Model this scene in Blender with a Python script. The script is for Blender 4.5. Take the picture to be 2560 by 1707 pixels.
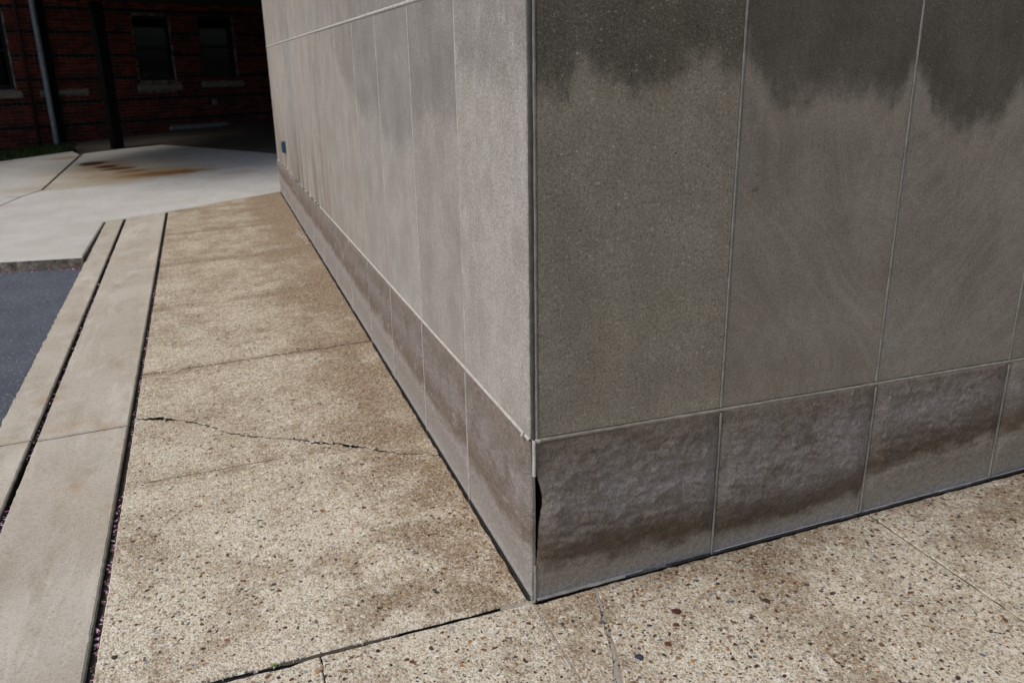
import bpy, bmesh, math, random
from mathutils import Vector, Matrix, noise as mnoise

for o in list(bpy.data.objects):
    bpy.data.objects.remove(o, do_unlink=True)
random.seed(7)
SC = bpy.context.scene
COL = SC.collection
R = math.radians

# ------------------------------------------------------------------ camera
CAM = Vector((-0.745, -1.984, 1.5))
PITCH, YAW, ROLL, FPX = 0.31817, 0.33696, -0.016894, 2106.7
fw = Vector((math.sin(YAW) * math.cos(PITCH), math.cos(YAW) * math.cos(PITCH), -math.sin(PITCH)))
rt0 = Vector((math.cos(YAW), -math.sin(YAW), 0)); up0 = rt0.cross(fw)
rt = rt0 * math.cos(ROLL) + up0 * math.sin(ROLL)
up = -rt0 * math.sin(ROLL) + up0 * math.cos(ROLL)
cd = bpy.data.cameras.new('camera'); cam = bpy.data.objects.new('camera', cd); COL.objects.link(cam)
cam.matrix_world = Matrix(((rt.x, up.x, -fw.x, CAM.x), (rt.y, up.y, -fw.y, CAM.y), (rt.z, up.z, -fw.z, CAM.z), (0, 0, 0, 1)))
cd.sensor_width = 36; cd.sensor_fit = 'HORIZONTAL'; cd.lens = FPX / 2560 * 36
cd.clip_start = 0.05; cd.clip_end = 2000
cd.dof.use_dof = True; cd.dof.focus_distance = 2.35; cd.dof.aperture_fstop = 5.6
SC.camera = cam

# ------------------------------------------------------------------ sky, sun, exposure
SUN_AZ = Vector((-0.96, -0.10)); SUN_EL = 52
w = bpy.data.worlds.new('World'); SC.world = w; w.use_nodes = True
wn = w.node_tree.nodes; wl = w.node_tree.links; wn.clear()
sky = wn.new('ShaderNodeTexSky'); sky.sky_type = 'NISHITA'; sky.sun_disc = False
sky.sun_elevation = R(SUN_EL); sky.sun_rotation = math.atan2(SUN_AZ.x, SUN_AZ.y)
sky.air_density = 1.0; sky.dust_density = 4.0; sky.ozone_density = 1.0
bg = wn.new('ShaderNodeBackground'); bg.inputs[1].default_value = 0.10
wo = wn.new('ShaderNodeOutputWorld'); wl.new(sky.outputs[0], bg.inputs[0]); wl.new(bg.outputs[0], wo.inputs[0])
sd = bpy.data.lights.new('sun', 'SUN'); sd.energy = 1.3; sd.angle = R(30); sd.color = (1.0, 0.978, 0.94)
so = bpy.data.objects.new('sun', sd); COL.objects.link(so)
a = SUN_AZ.normalized(); sdir = Vector((a.x * math.cos(R(SUN_EL)), a.y * math.cos(R(SUN_EL)), math.sin(R(SUN_EL))))
so.rotation_euler = (-sdir).to_track_quat('-Z', 'Y').to_euler()
so.location = sdir * 40
SC.view_settings.view_transform = 'Standard'; SC.view_settings.look = 'None'
SC.view_settings.gamma = 1; SC.view_settings.exposure = 0.12; SC.view_settings.use_curve_mapping = False
SC.render.engine = 'CYCLES'

# ------------------------------------------------------------------ node helpers
class NT:
    def __init__(s, name):
        s.m = bpy.data.materials.new(name); s.m.use_nodes = True
        s.t = s.m.node_tree; s.t.nodes.clear()
        s.out = s.t.nodes.new('ShaderNodeOutputMaterial')
    def put(s, sock, v):
        if isinstance(v, bpy.types.NodeSocket): s.t.links.new(v, sock)
        elif isinstance(v, (tuple, list)) and len(v) == 3 and sock.type == 'RGBA': sock.default_value = (*v, 1)
        else: sock.default_value = v
    def n(s, typ, props=None, **inp):
        nd = s.t.nodes.new('ShaderNode' + typ)
        for k, v in (props or {}).items(): setattr(nd, k, v)
        for k, v in inp.items(): s.put(nd.inputs[int(k[1:])] if k[0] == '_' and k[1:].isdigit() else nd.inputs[k], v)
        return nd
    def math(s, op, a, b=0.0, c=0.0, clamp=False):
        return s.n('Math', {'operation': op, 'use_clamp': clamp}, _0=a, _1=b, _2=c).outputs[0]
    def mix(s, f, a, b, mode='MIX'):
        return s.n('Mix', {'data_type': 'RGBA', 'blend_type': mode}, _0=f, _6=a, _7=b).outputs[2]
    def rng(s, v, a, b, c=0.0, d=1.0, smooth=True):
        return s.n('MapRange', {'interpolation_type': 'SMOOTHSTEP' if smooth else 'LINEAR'}, _0=v, _1=a, _2=b, _3=c, _4=d).outputs[0]
    def pos(s):
        g = s.n('NewGeometry').outputs['Position']; return g
    def xyz(s, v):
        q = s.n('SeparateXYZ', _0=v); return q.outputs
    def vec(s, x, y, z):
        return s.n('CombineXYZ', _0=x, _1=y, _2=z).outputs[0]
    def vmul(s, v, k):
        return s.n('VectorMath', {'operation': 'MULTIPLY'}, _0=v, _1=k).outputs[0]
    def vadd(s, v, k):
        return s.n('VectorMath', {'operation': 'ADD'}, _0=v, _1=k).outputs[0]
    def noise(s, v, scale, detail=3, rough=.55, dist=0.0, out=0):
        return s.n('TexNoise', None, Vector=v, Scale=scale, Detail=detail, Roughness=rough, Distortion=dist).outputs[out]
    def vor(s, v, scale, feat='F1', out='Distance', rnd=1.0):
        return s.n('TexVoronoi', {'feature': feat}, Vector=v, Scale=scale, Randomness=rnd).outputs[out]
    def ramp(s, f, stops, interp='LINEAR'):
        nd = s.n('ValToRGB', None, _0=f); r = nd.color_ramp; r.interpolation = interp
        while len(r.elements) < len(stops): r.elements.new(0.5)
        for e, (p, c) in zip(r.elements, stops):
            e.position = p; e.color = (*c, 1) if len(c) == 3 else c
        return nd.outputs[0]
    def curve(s, v, pts, x1, y1):
        v = s.math('DIVIDE', v, x1)
        nd = s.n('FloatCurve', None, _1=v); cv = nd.mapping.curves[0]
        nd.mapping.use_clip = True
        pts = [(max(0, min(1, x / x1)), y / y1) for x, y in pts]
        cv.points[0].location = pts[0]; cv.points[1].location = pts[-1]
        for p in pts[1:-1]: cv.points.new(*p)
        nd.mapping.update()
        return s.math('MULTIPLY', nd.outputs[0], y1)
    def finish(s, color, rough=.85, bump=None, bstr=.3, bdist=.01, spec=.25, metal=0.0):
        b = s.n('BsdfPrincipled')
        s.put(b.inputs['Base Color'], color); s.put(b.inputs['Roughness'], rough)
        s.put(b.inputs['Specular IOR Level'], spec); s.put(b.inputs['Metallic'], metal)
        if bump is not None:
            bn = s.n('Bump', None, Strength=bstr, Distance=bdist, Height=bump)
            s.t.links.new(bn.outputs[0], b.inputs['Normal'])
        s.t.links.new(b.outputs[0], s.out.inputs[0])
        return s.m

def speckles(t, p, scale, radius, keep):
    # small rounded flecks: 1 inside a fleck
    d = t.vor(p, scale); c = t.xyz(t.vor(p, scale, out='Color'))[0]
    a = t.rng(d, radius, radius * .6); b = t.math('GREATER_THAN', c, keep)
    return t.math('MULTIPLY', a, b)

# ------------------------------------------------------------------ materials
FRONT_EDGE = [(0, 1.40), (.06, 1.43), (.1, 1.44), (.141, 1.484), (.19, 1.45), (.29, 1.435), (.378, 1.437), (.438, 1.489), (.514, 1.50), (.57, 1.45), (.60, 1.47), (.612, 1.51), (.64, 1.49), (.69, 1.42), (.742, 1.366), (.81, 1.387), (.953, 1.406), (1.062, 1.386), (1.12, 1.37), (1.15, 1.42), (1.172, 1.48), (1.195, 1.46), (1.23, 1.41), (1.273, 1.343), (1.366, 1.29), (1.435, 1.281), (1.53, 1.315), (1.56, 1.37), (1.62, 1.41), (1.74, 1.45), (1.9, 1.35), (2.2, 1.4)]
SIDE_EDGE = [(0, 1.52), (.31, 1.46), (.6, 1.49), (.625, 1.35), (.89, 1.352), (1.22, 1.30), (1.25, 1.245), (1.82, 1.228), (1.88, 1.30), (2.35, 1.30), (2.47, 1.36), (2.8, 1.45), (3.2, 1.62), (4, 1.7), (5, 1.75)]

def limestone(name, front):
    t = NT(name); p = t.pos(); X, Y, Z = t.xyz(p)
    oi = t.n('ObjectInfo'); base = oi.outputs['Color']; foss = oi.outputs['Alpha']
    n1 = t.noise(p, 5, 5, .6); n2 = t.noise(p, 38, 4, .65); n3 = t.noise(p, 210, 2, .6)
    col = t.mix(t.rng(n1, .3, .7), t.mix(1, base, (.84, .83, .80), 'MULTIPLY'), t.mix(1, base, (1.12, 1.11, 1.10), 'MULTIPLY'))
    col = t.mix(t.rng(n2, .35, .68, 0, .55), col, t.mix(1, base, (.78, .77, .73), 'MULTIPLY'))
    col = t.mix(t.rng(n3, .30, .75, 0, .9), t.mix(1, col, (.78, .78, .77), 'MULTIPLY'), t.mix(1, col, (1.22, 1.22, 1.22), 'MULTIPLY'))
    # faint sweeping tool marks
    wp = t.vadd(p, t.vmul(t.n('TexNoise', None, Vector=p, Scale=2.2, Detail=1.0).outputs[1], (.34, 0, .34))) if front else p
    ar = t.n('VectorRotate', {'rotation_type': 'AXIS_ANGLE'}, Vector=wp, Axis=(0, 1, 0) if front else (1, 0, 0), Angle=R(32 if front else 8)).outputs[0]
    st = t.noise(t.vmul(ar, (30, 30, 2.6) if front else (30, 30, 1.6)), 1, 4, .62, .9)
    if front:
        ar2 = t.n('VectorRotate', {'rotation_type': 'AXIS_ANGLE'}, Vector=wp, Axis=(0, 1, 0), Angle=R(-44)).outputs[0]
        st2 = t.noise(t.vmul(ar2, (30, 30, 2.6)), 1, 4, .62, .9)
        k3 = t.math('GREATER_THAN', X, 1.18)
        st = t.math('ADD', t.math('MULTIPLY', st2, k3), t.math('MULTIPLY', st, t.math('SUBTRACT', 1.0, k3)))
        st = t.math('MULTIPLY', st, t.rng(X, .59, .62, .86, 1.0))
    col = t.mix(t.rng(st, .44, .70, 0, .30 if front else .10), col, t.mix(1, base, (1.28, 1.28, 1.29), 'MULTIPLY'))
    # rain-grimed upper zone with a ragged lower edge
    if front: edge = t.curve(X, FRONT_EDGE, 2.2, 2.0)
    else: edge = t.curve(Y, SIDE_EDGE, 5.0, 2.0)
    rag = t.noise(t.vmul(p, (15, 15, 9)), 1, 4, .62)
    rag2 = t.noise(t.vmul(p, (60, 60, 16)), 1, 3, .62)
    d = t.math('SUBTRACT', Z, edge)
    d = t.math('ADD', d, t.math('MULTIPLY', t.math('SUBTRACT', rag, .5), .17 if front else .10))
    d = t.math('ADD', d, t.math('MULTIPLY', t.math('SUBTRACT', rag2, .5), .05 if front else .09))
    wet = t.rng(t.math('ADD', d, t.math('MULTIPLY', t.math('SUBTRACT', n2, .5), .10)), -.075, .085 if front else .05)
    wet = t.math('MULTIPLY', wet, t.rng(Z, 3.6, 1.9, .55, 1))
    if front:
        col = t.mix(t.math('MULTIPLY', wet, t.rng(n1, .2, .8, .96, .80)), col, t.mix(1, col, (.38, .375, .38), 'MULTIPLY'))
        drip = t.noise(t.vmul(p, (34, 34, 1.6)), 1, 4, .6)
        col = t.mix(t.math('MULTIPLY', t.math('MULTIPLY', t.rng(drip, .50, .68), t.rng(d, -.55, .02)), .30), col, t.mix(1, base, (.55, .53, .47), 'MULTIPLY'))
        halo = t.math('MULTIPLY', t.rng(d, -.16, -.03), t.rng(d, .03, -.03))
        col = t.mix(t.math('MULTIPLY', halo, .35), col, t.mix(1, base, (1.2, 1.16, 1.08), 'MULTIPLY'))
    else:
        fade = t.rng(Y, 2.2, 4.2, 1, .25)
        col = t.mix(t.math('MULTIPLY', t.math('MULTIPLY', wet, .85), fade), col, t.mix(1, col, (.74, .75, .77), 'MULTIPLY'))
        # brown runs low down towards the far end of the wall
        run = t.noise(t.vmul(p, (1, 7.0, .9)), 1, 4, .6)
        f = t.math('MULTIPLY', t.rng(Y, 2.6, 5.2), t.rng(Z, 1.35, .55))
        f = t.math('MULTIPLY', f, t.rng(run, .40, .60))
        col = t.mix(t.math('MULTIPLY', f, .78), col, (.17, .128, .098))
        run2 = t.noise(t.vmul(p, (1, 16.0, .5)), 1, 3, .6)
        col = t.mix(t.math('MULTIPLY', t.rng(run2, .52, .75), t.rng(Y, 1.2, 4.5, .05, .55)), col, (.42, .40, .385))
    if not front:
        pt = t.noise(t.vadd(t.vmul(p, (9, 9, 6)), (3, 1, 8)), 1, 6, .72)
        k0 = t.rng(Y, .61, .64, 1, .28)
        col = t.mix(t.math('MULTIPLY', t.rng(pt, .48, .70, 0, .48), k0), col, (.54, .53, .515))
        oc_ = t.noise(t.vadd(p, (8, 5, 1)), 7, 5, .7)
        col = t.mix(t.math('MULTIPLY', t.rng(oc_, .54, .70, 0, .30), k0), col, (.31, .275, .215))
    # fossil flecks (light) and pits (dark)
    wob = t.vadd(p, t.vmul(t.n('TexNoise', None, Vector=p, Scale=70.0).outputs[1], (.012, .012, .012)))
    fl = speckles(t, t.vmul(wob, (1.0, 1.0, 1.5)), 50, .27, .86)
    fl2 = speckles(t, wob, 125, .40, .70)
    salt = t.rng(t.noise(wob, 300, 2, .7), .54, .66)
    fl = t.math('MAXIMUM', t.math('MULTIPLY', fl, .60), t.math('MAXIMUM', t.math('MULTIPLY', fl2, .30), t.math('MULTIPLY', salt, .36)))
    fl = t.math('MULTIPLY', fl, foss)
    col = t.mix(fl, col, t.mix(1, t.mix(.5, base, col), (1.8, 1.82, 1.85), 'MULTIPLY'))
    pit = t.math('MULTIPLY', speckles(t, wob, 40, .13, .78), foss)
    pit2 = t.math('MULTIPLY', speckles(t, t.vadd(p, (3.3, 1.7, 2.9)), 110, .30, .66), foss)
    col = t.mix(t.math('MULTIPLY', t.math('MAXIMUM', pit, t.math('MULTIPLY', pit2, .55)), .85), col, t.mix(1, base, (.30, .28, .26), 'MULTIPLY'))
    for (sx_, sz_, r_) in ((.672, 1.200, .007), (.676, 1.162, .009), (.664, 1.158, .004)) if front else ():
        dd = t.math('SQRT', t.math('ADD', t.math('POWER', t.math('SUBTRACT', X, sx_), 2.0), t.math('POWER', t.math('SUBTRACT', Z, sz_), 2.0)))
        dd = t.math('ADD', dd, t.math('MULTIPLY', t.math('SUBTRACT', n2, .5), .03))
        col = t.mix(t.rng(dd, r_, r_ * .2, 0, .5), col, (.06, .05, .035))
    # greenish bloom
    if front:
        g = t.noise(p, 3.1, 3, .5)
        col = t.mix(t.rng(g, .48, .70, 0, .30), col, t.mix(1, col, (.96, .93, .80), 'MULTIPLY'))
    gr = t.noise(p, 120, 3, .75)
    col = t.mix(t.math('MULTIPLY', t.rng(gr, .36, .50, 1, 0), t.math('ADD', t.math('MULTIPLY', foss, .42), .16)), col, t.mix(1, col, (.52, .50, .46), 'MULTIPLY'))
    col = t.mix(t.math('MULTIPLY', t.rng(gr, .54, .66), t.math('ADD', t.math('MULTIPLY', foss, .42), .14)), col, t.mix(1, col, (1.5, 1.5, 1.5), 'MULTIPLY'))
    cl = t.noise(t.vadd(p, (7, 2, 5)), 2.6, 4, .6)
    col = t.mix(t.rng(cl, .36, .62, .42 if front else .12, 0), col, t.mix(1, col, (.80, .78, .72), 'MULTIPLY'))
    h = t.math('ADD', t.math('MULTIPLY', n3, .6), t.math('MULTIPLY', n2, .5))
    h = t.math('ADD', h, t.math('MULTIPLY', gr, .6))
    h = t.math('SUBTRACT', h, t.math('MULTIPLY', pit, 1.0))
    return t.finish(col, .88, h, .35, .004, .2)

STRIP_FRONT = [(0, .10), (.1, .095), (.3, .085), (.55, .07), (.6, .065), (.63, .045), (1.0, .05), (1.16, .07), (1.185, .15), (1.45, .16), (1.70, .17), (2.2, .16)]
def plinth_mat(name, front):
    t = NT(name); p = t.pos(); X, Y, Z = t.xyz(p)
    gz = t.math('ADD', t.math('MULTIPLY', X, .0401), t.math('MULTIPLY', Y, .0183))
    zr = t.math('SUBTRACT', Z, gz)
    n1 = t.noise(p, 7, 5, .6); n2 = t.noise(t.vmul(p, (14, 14, 30)), 1, 4, .6); n3 = t.noise(p, 190, 2, .6); n4 = t.noise(p, 60, 3, .65)
    if front: e = t.curve(X, STRIP_FRONT, 2.2, .4)
    else: e = t.rng(Y, 0, 3.2, .165, .225, False)
    z = t.math('SUBTRACT', zr, e)
    z = t.math('ADD', z, t.math('MULTIPLY', t.math('SUBTRACT', n1, .5), .17 if front else .07))
    z = t.math('ADD', z, t.math('MULTIPLY', t.math('SUBTRACT', n2, .5), .05))
    if front:
        strip, brown, grey, top = (.372, .338, .278), (.150, .114, .080), (.305, .282, .264), (.208, .176, .143)
    else:
        strip, brown, grey, top = (.375, .35, .335), (.215, .175, .145), (.305, .275, .27), (.225, .192, .168)
    col = t.mix(t.rng(z, -.022, .045), strip, brown)
    col = t.mix(t.rng(z, .04, .19, 0, .95), col, grey)
    tz = t.math('ADD', zr, t.math('MULTIPLY', t.math('SUBTRACT', n1, .5), .22))
    col = t.mix(t.rng(tz, .34, .46, 0, .9), col, top)
    bl = t.noise(t.vadd(p, (9, 4, 2)), 9, 5, .65)
    col = t.mix(t.math('MULTIPLY', t.rng(bl, .50, .66, 0, .75), t.rng(z, -.01, .03)), col, (.165, .132, .102) if front else (.19, .158, .135))
    wh = t.noise(t.vadd(t.vmul(p, (5, 5, 9)), (2, 7, 1)), 1, 5, .7)
    band = t.math('MULTIPLY', t.rng(zr, .14, .24), t.rng(zr, .40, .30))
    col = t.mix(t.math('MULTIPLY', t.rng(wh, .52, .72, 0, .8), band), col, (.375, .355, .355) if front else (.42, .40, .42))
    # pale smear right at the pavement
    low = t.math('ADD', zr, t.math('MULTIPLY', t.math('SUBTRACT', n1, .5), .05))
    col = t.mix(t.rng(low, .036, .012, 0, .85), col, (.40, .385, .38) if front else (.47, .45, .445))
    col = t.mix(t.rng(n3, .3, .75, 0, .9), t.mix(1, col, (.76, .75, .74), 'MULTIPLY'), t.mix(1, col, (1.24, 1.24, 1.25), 'MULTIPLY'))
    col = t.mix(t.rng(n4, .40, .66, 0, .5), col, t.mix(1, col, (.66, .64, .61), 'MULTIPLY'))
    fl = speckles(t, p, 46, .11, .80)
    col = t.mix(t.math('MULTIPLY', fl, .7), col, (.42, .39, .34))
    h = t.math('ADD', t.math('MULTIPLY', n4, .8), t.math('MULTIPLY', n3, .35))
    return t.finish(col, .86, h, .8, .008, .2)

def aggregate(name):
    t = NT(name); p = t.pos(); X, Y, Z = t.xyz(p); p2 = t.vec(X, Y, 0.0)
    big = t.noise(p2, 1.9, 5, .62); mid = t.noise(p2, 8, 5, .70); grn = t.noise(p2, 46, 4, .75)
    nearL = t.math('MULTIPLY', t.rng(X, -.62, -.10), t.rng(Y, -.05, .05))
    nearR = t.math('MULTIPLY', t.rng(Y, -.34, -.05), t.rng(X, -.05, .08))
    far = t.rng(Y, .8, 6.5, 0, .13)
    dirt = t.math('ADD', t.math('ADD', t.math('MULTIPLY', big, .80), t.math('MULTIPLY', mid, .74)), .105)
    dirt = t.math('ADD', dirt, t.math('MULTIPLY', t.math('SUBTRACT', grn, .5), .75))
    dirt = t.math('ADD', dirt, t.math('MULTIPLY', nearL, .30))
    dirt = t.math('ADD', dirt, t.math('MULTIPLY', nearR, .16))
    dirt = t.math('ADD', dirt, far)
    # grime gathered along the transverse joints (every 1.22 m)
    jf = t.math('ABSOLUTE', t.math('SUBTRACT', t.math('FRACT', t.math('ADD', t.math('DIVIDE', Y, 1.25), .5)), .5))
    dirt = t.math('ADD', dirt, t.math('MULTIPLY', t.rng(jf, .085, .0), t.rng(Y, .3, 1.6, 0, .20)))
    bl_ = t.noise(t.vadd(p2, (21, 13, 0)), 3.4, 6, .68)
    nearc = t.math('MULTIPLY', t.rng(Y, 1.7, .2), t.rng(X, -.15, -.5, .35, 1))
    dirt = t.math('SUBTRACT', dirt, t.math('MULTIPLY', t.rng(bl_, .42, .62), t.math('ADD', t.math('MULTIPLY', nearc, .42), .10)))
    dirt = t.rng(dirt, .60, 1.27)
    paste = t.mix(dirt, (.675, .615, .490), (.292, .218, .138))
    # pebbles and sand, two sizes of crowded grains
    c1 = t.xyz(t.vor(p2, 150, out='Color')); d1 = t.vor(p2, 150)
    st = [(0, (.07, .055, .045)), (.07, (.22, .15, .09)), (.22, (.42, .32, .21)), (.42, (.58, .51, .40)), (.66, (.78, .74, .66)), (.84, (.36, .36, .35)), (.92, (.42, .25, .12)), (.965, (.13, .13, .14))]
    s1 = t.ramp(c1[0], st, 'CONSTANT')
    col = t.mix(t.rng(d1, .60, .42, .10, .80), paste, t.mix(.28, s1, paste))
    q2 = t.vadd(p2, (5, 3, 0)); c2 = t.xyz(t.vor(q2, 74, out='Color')); d2 = t.vor(q2, 74)
    st2 = [(0, (.10, .07, .055)), (.16, (.32, .21, .125)), (.40, (.52, .42, .29)), (.62, (.30, .285, .27)), (.76, (.74, .69, .60)), (.94, (.43, .25, .115))]
    s2 = t.ramp(c2[1], st2, 'CONSTANT')
    gate = t.math('MULTIPLY', t.math('GREATER_THAN', c2[0], .58), t.rng(d2, .44, .34))
    col = t.mix(t.math('MULTIPLY', gate, .72), col, t.mix(.25, s2, paste))
    # white cement smears and dark crumbs
    sm = t.noise(t.vadd(p2, (4, 8, 0)), 34, 5, .75)
    col = t.mix(t.math('MULTIPLY', t.rng(sm, .54, .64, 0, .85), t.rng(dirt, 1.0, .4)), col, (.82, .78, .69))
    dk = t.noise(t.vadd(p2, (14, 3, 0)), 62, 4, .75)
    col = t.mix(t.rng(dk, .54, .63, 0, .72), col, t.mix(1, col, (.38, .31, .23), 'MULTIPLY'))
    sp = speckles(t, t.vadd(p2, (1, 2, 0)), 78, .20, .66)
    col = t.mix(t.math('MULTIPLY', sp, .65), col, (.08, .06, .045))
    col = t.mix(t.math('MULTIPLY', dirt, .30), col, t.mix(1, col, (.70, .63, .55), 'MULTIPLY'))
    h = t.math('SUBTRACT', t.math('MULTIPLY', gate, .6), t.math('MULTIPLY', d1, .9))
    h = t.math('ADD', h, t.math('MULTIPLY', grn, .9))
    return t.finish(col, .9, h, .7, .005, .2)

def concrete(name, tone, warm, rust=False, dirtamt=.5):
    t = NT(name); p = t.pos(); X, Y, Z = t.xyz(p); p2 = t.vec(X, Y, 0.0)
    n1 = t.noise(p2, 1.9, 5, .6); n2 = t.noise(t.vmul(p2, (9, 3.0, 1)), 1, 5, .65); n3 = t.noise(p, 170, 2, .6); n4 = t.noise(p2, 30, 4, .65)
    col = t.mix(t.rng(n1, .32, .66), tone, warm)
    col = t.mix(t.rng(n2, .45, .72, 0, dirtamt), col, t.mix(1, warm, (.72, .68, .62), 'MULTIPLY'))
    col = t.mix(t.rng(n4, .55, .72, 0, .35), col, t.mix(1, tone, (1.16, 1.16, 1.16), 'MULTIPLY'))
    col = t.mix(t.rng(n3, .3, .72, 0, .8), t.mix(1, col, (.84, .83, .82), 'MULTIPLY'), t.mix(1, col, (1.14, 1.14, 1.14), 'MULTIPLY'))
    sp = speckles(t, p2, 55, .10, .85); col = t.mix(t.math('MULTIPLY', sp, .7), col, (.09, .08, .07))
    if not rust:
        sc_ = t.noise(t.vadd(t.vmul(p2, (5, 1.1, 1)), (2, 6, 0)), 1, 6, .75, .6)
        col = t.mix(t.rng(sc_, .52, .64, 0, .45), col, (.62, .585, .53))
        dg = t.noise(t.vadd(p2, (6, 1, 0)), 70, 4, .75)
        col = t.mix(t.rng(dg, .52, .64, 0, .55), col, t.mix(1, col, (.62, .58, .52), 'MULTIPLY'))
        # rust-tinted blotches on the band
        rn = t.noise(t.vadd(p2, (3, 11, 0)), 3.2, 4, .6)
        col = t.mix(t.rng(rn, .56, .72, 0, .45), col, (.40, .27, .165))
    else:
        # rust stains bleeding across the slab where steel once stood
        for (x, y, rx, ry, a, c) in ((-2.0, 11.7, 1.0, 1.5, .45, (.46, .36, .22)), (-1.6, 10.95, .9, .55, .6, (.38, .24, .10)), (-2.2, 12.2, .40, .7, .55, (.36, .22, .10)), (-1.30, 10.68, .62, .28, .95, (.26, .115, .028)), (-2.45, 12.68, .22, .28, 1, (.075, .028, .010)), (-2.18, 12.1, .17, .20, 1, (.080, .030, .010)), (-1.98, 11.70, .24, .20, .95, (.16, .062, .018)), (-1.78, 11.28, .22, .18, .8, (.28, .13, .04)), (-2.95, 13.85, .30, .28, .55, (.28, .17, .07)), (-.35, 10.1, .26, .18, .5, (.44, .32, .17)), (-2.2, 10.35, 1.1, .40, .5, (.36, .30, .19))):
            dx = t.math('DIVIDE', t.math('SUBTRACT', X, x), rx); dy = t.math('DIVIDE', t.math('SUBTRACT', Y, y), ry)
            d = t.math('SQRT', t.math('ADD', t.math('MULTIPLY', dx, dx), t.math('MULTIPLY', dy, dy)))
            d = t.math('ADD', d, t.math('MULTIPLY', t.math('SUBTRACT', t.noise(p2, 5, 4, .6), .5), 1.0))
            col = t.mix(t.rng(d, 1.35, .45, 0, a), col, c)
    if rust:
        nz_ = t.xyz(t.n('NewGeometry').outputs['Normal'])[2]
        kf = t.math('MULTIPLY', t.rng(nz_, .75, .35), t.rng(t.noise(p, 13, 5, .7), .28, .55, .55, 1))
        col = t.mix(kf, col, (.155, .132, .105))
        chip = t.noise(p, 30, 4, .7)
        col = t.mix(t.math('MULTIPLY', kf, t.rng(chip, .55, .68)), col, (.06, .05, .042))
    h = t.math('ADD', n3, t.math('MULTIPLY', n4, .6))
    return t.finish(col, .9, h, .25, .003, .2)

def asphalt_mat():
    t = NT('asphalt'); p = t.pos(); X, Y, Z = t.xyz(p); p2 = t.vec(X, Y, 0.0)
    n1 = t.noise(p2, 3, 4, .6); n2 = t.noise(p2, 90, 3, .6)
    col = t.mix(t.rng(n1, .3, .7), (.076, .090, .118), (.112, .128, .160))
    col = t.mix(t.rng(n2, .35, .65, 0, .7), col, (.075, .082, .096))
    c = t.xyz(t.vor(p2, 66, out='Color')); d = t.vor(p2, 66)
    col = t.mix(t.math('MULTIPLY', t.math('GREATER_THAN', c[0], .80), t.rng(d, .42, .20, 0, .6)), col, (.42, .44, .47))
    return t.finish(col, .85, t.math('MULTIPLY', d, -1), .6, .006, .3)

def plain(name, c1, c2, scale=20, rough=.8, bstr=.2, bdist=.003, spec=.25, metal=0.0, fine=160):
    t = NT(name); p = t.pos()
    n = t.noise(p, scale, 4, .6); f = t.noise(p, fine, 2, .6)
    col = t.mix(t.rng(n, .32, .68), c1, c2)
    col = t.mix(t.rng(f, .3, .72, 0, .6), t.mix(1, col, (.84, .84, .84), 'MULTIPLY'), t.mix(1, col, (1.14, 1.14, 1.14), 'MULTIPLY'))
    return t.finish(col, rough, f, bstr, bdist, spec, metal)

def objcol(name, rough=.8, var=.35, spec=.25, attr=None, scale=60):
    t = NT(name); p = t.pos()
    c = t.n('Attribute', {'attribute_name': attr}).outputs[0] if attr else t.n('ObjectInfo').outputs['Color']
    n = t.noise(p, scale, 3, .6)
    col = t.mix(t.rng(n, .3, .7), t.mix(1, c, (1 - var,) * 3, 'MULTIPLY'), t.mix(1, c, (1 + var * .5,) * 3, 'MULTIPLY'))
    return t.finish(col, rough, n, .3, .002, spec)

def brick_far_mat():
    t = NT('brick_texture'); tc = t.n('TexCoord').outputs['Object']; X, Y, Z = t.xyz(tc)
    b = t.n('TexBrick', None, Vector=t.vec(X, Z, 0.0), Color1=(.10, .022, .016), Color2=(.06, .016, .013), Mortar=(.08, .07, .06), Scale=1.0)
    b.inputs['Mortar Size'].default_value = .006; b.inputs['Brick Width'].default_value = .225; b.inputs['Row Height'].default_value = .0696
    return t.finish(b.outputs[0], .85)

def glass_mat():
    t = NT('window_glass')
    fr = t.n('Fresnel', None, IOR=1.5).outputs[0]
    tr = t.n('BsdfTransparent', None, Color=(.40, .43, .43)).outputs[0]
    gl = t.n('BsdfGlossy', None, Color=(.45, .5, .5), Roughness=.03).outputs[0]
    m = t.n('MixShader', None, _0=fr, _1=tr, _2=gl).outputs[0]
    t.t.links.new(m, t.out.inputs[0]); return t.m

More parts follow.
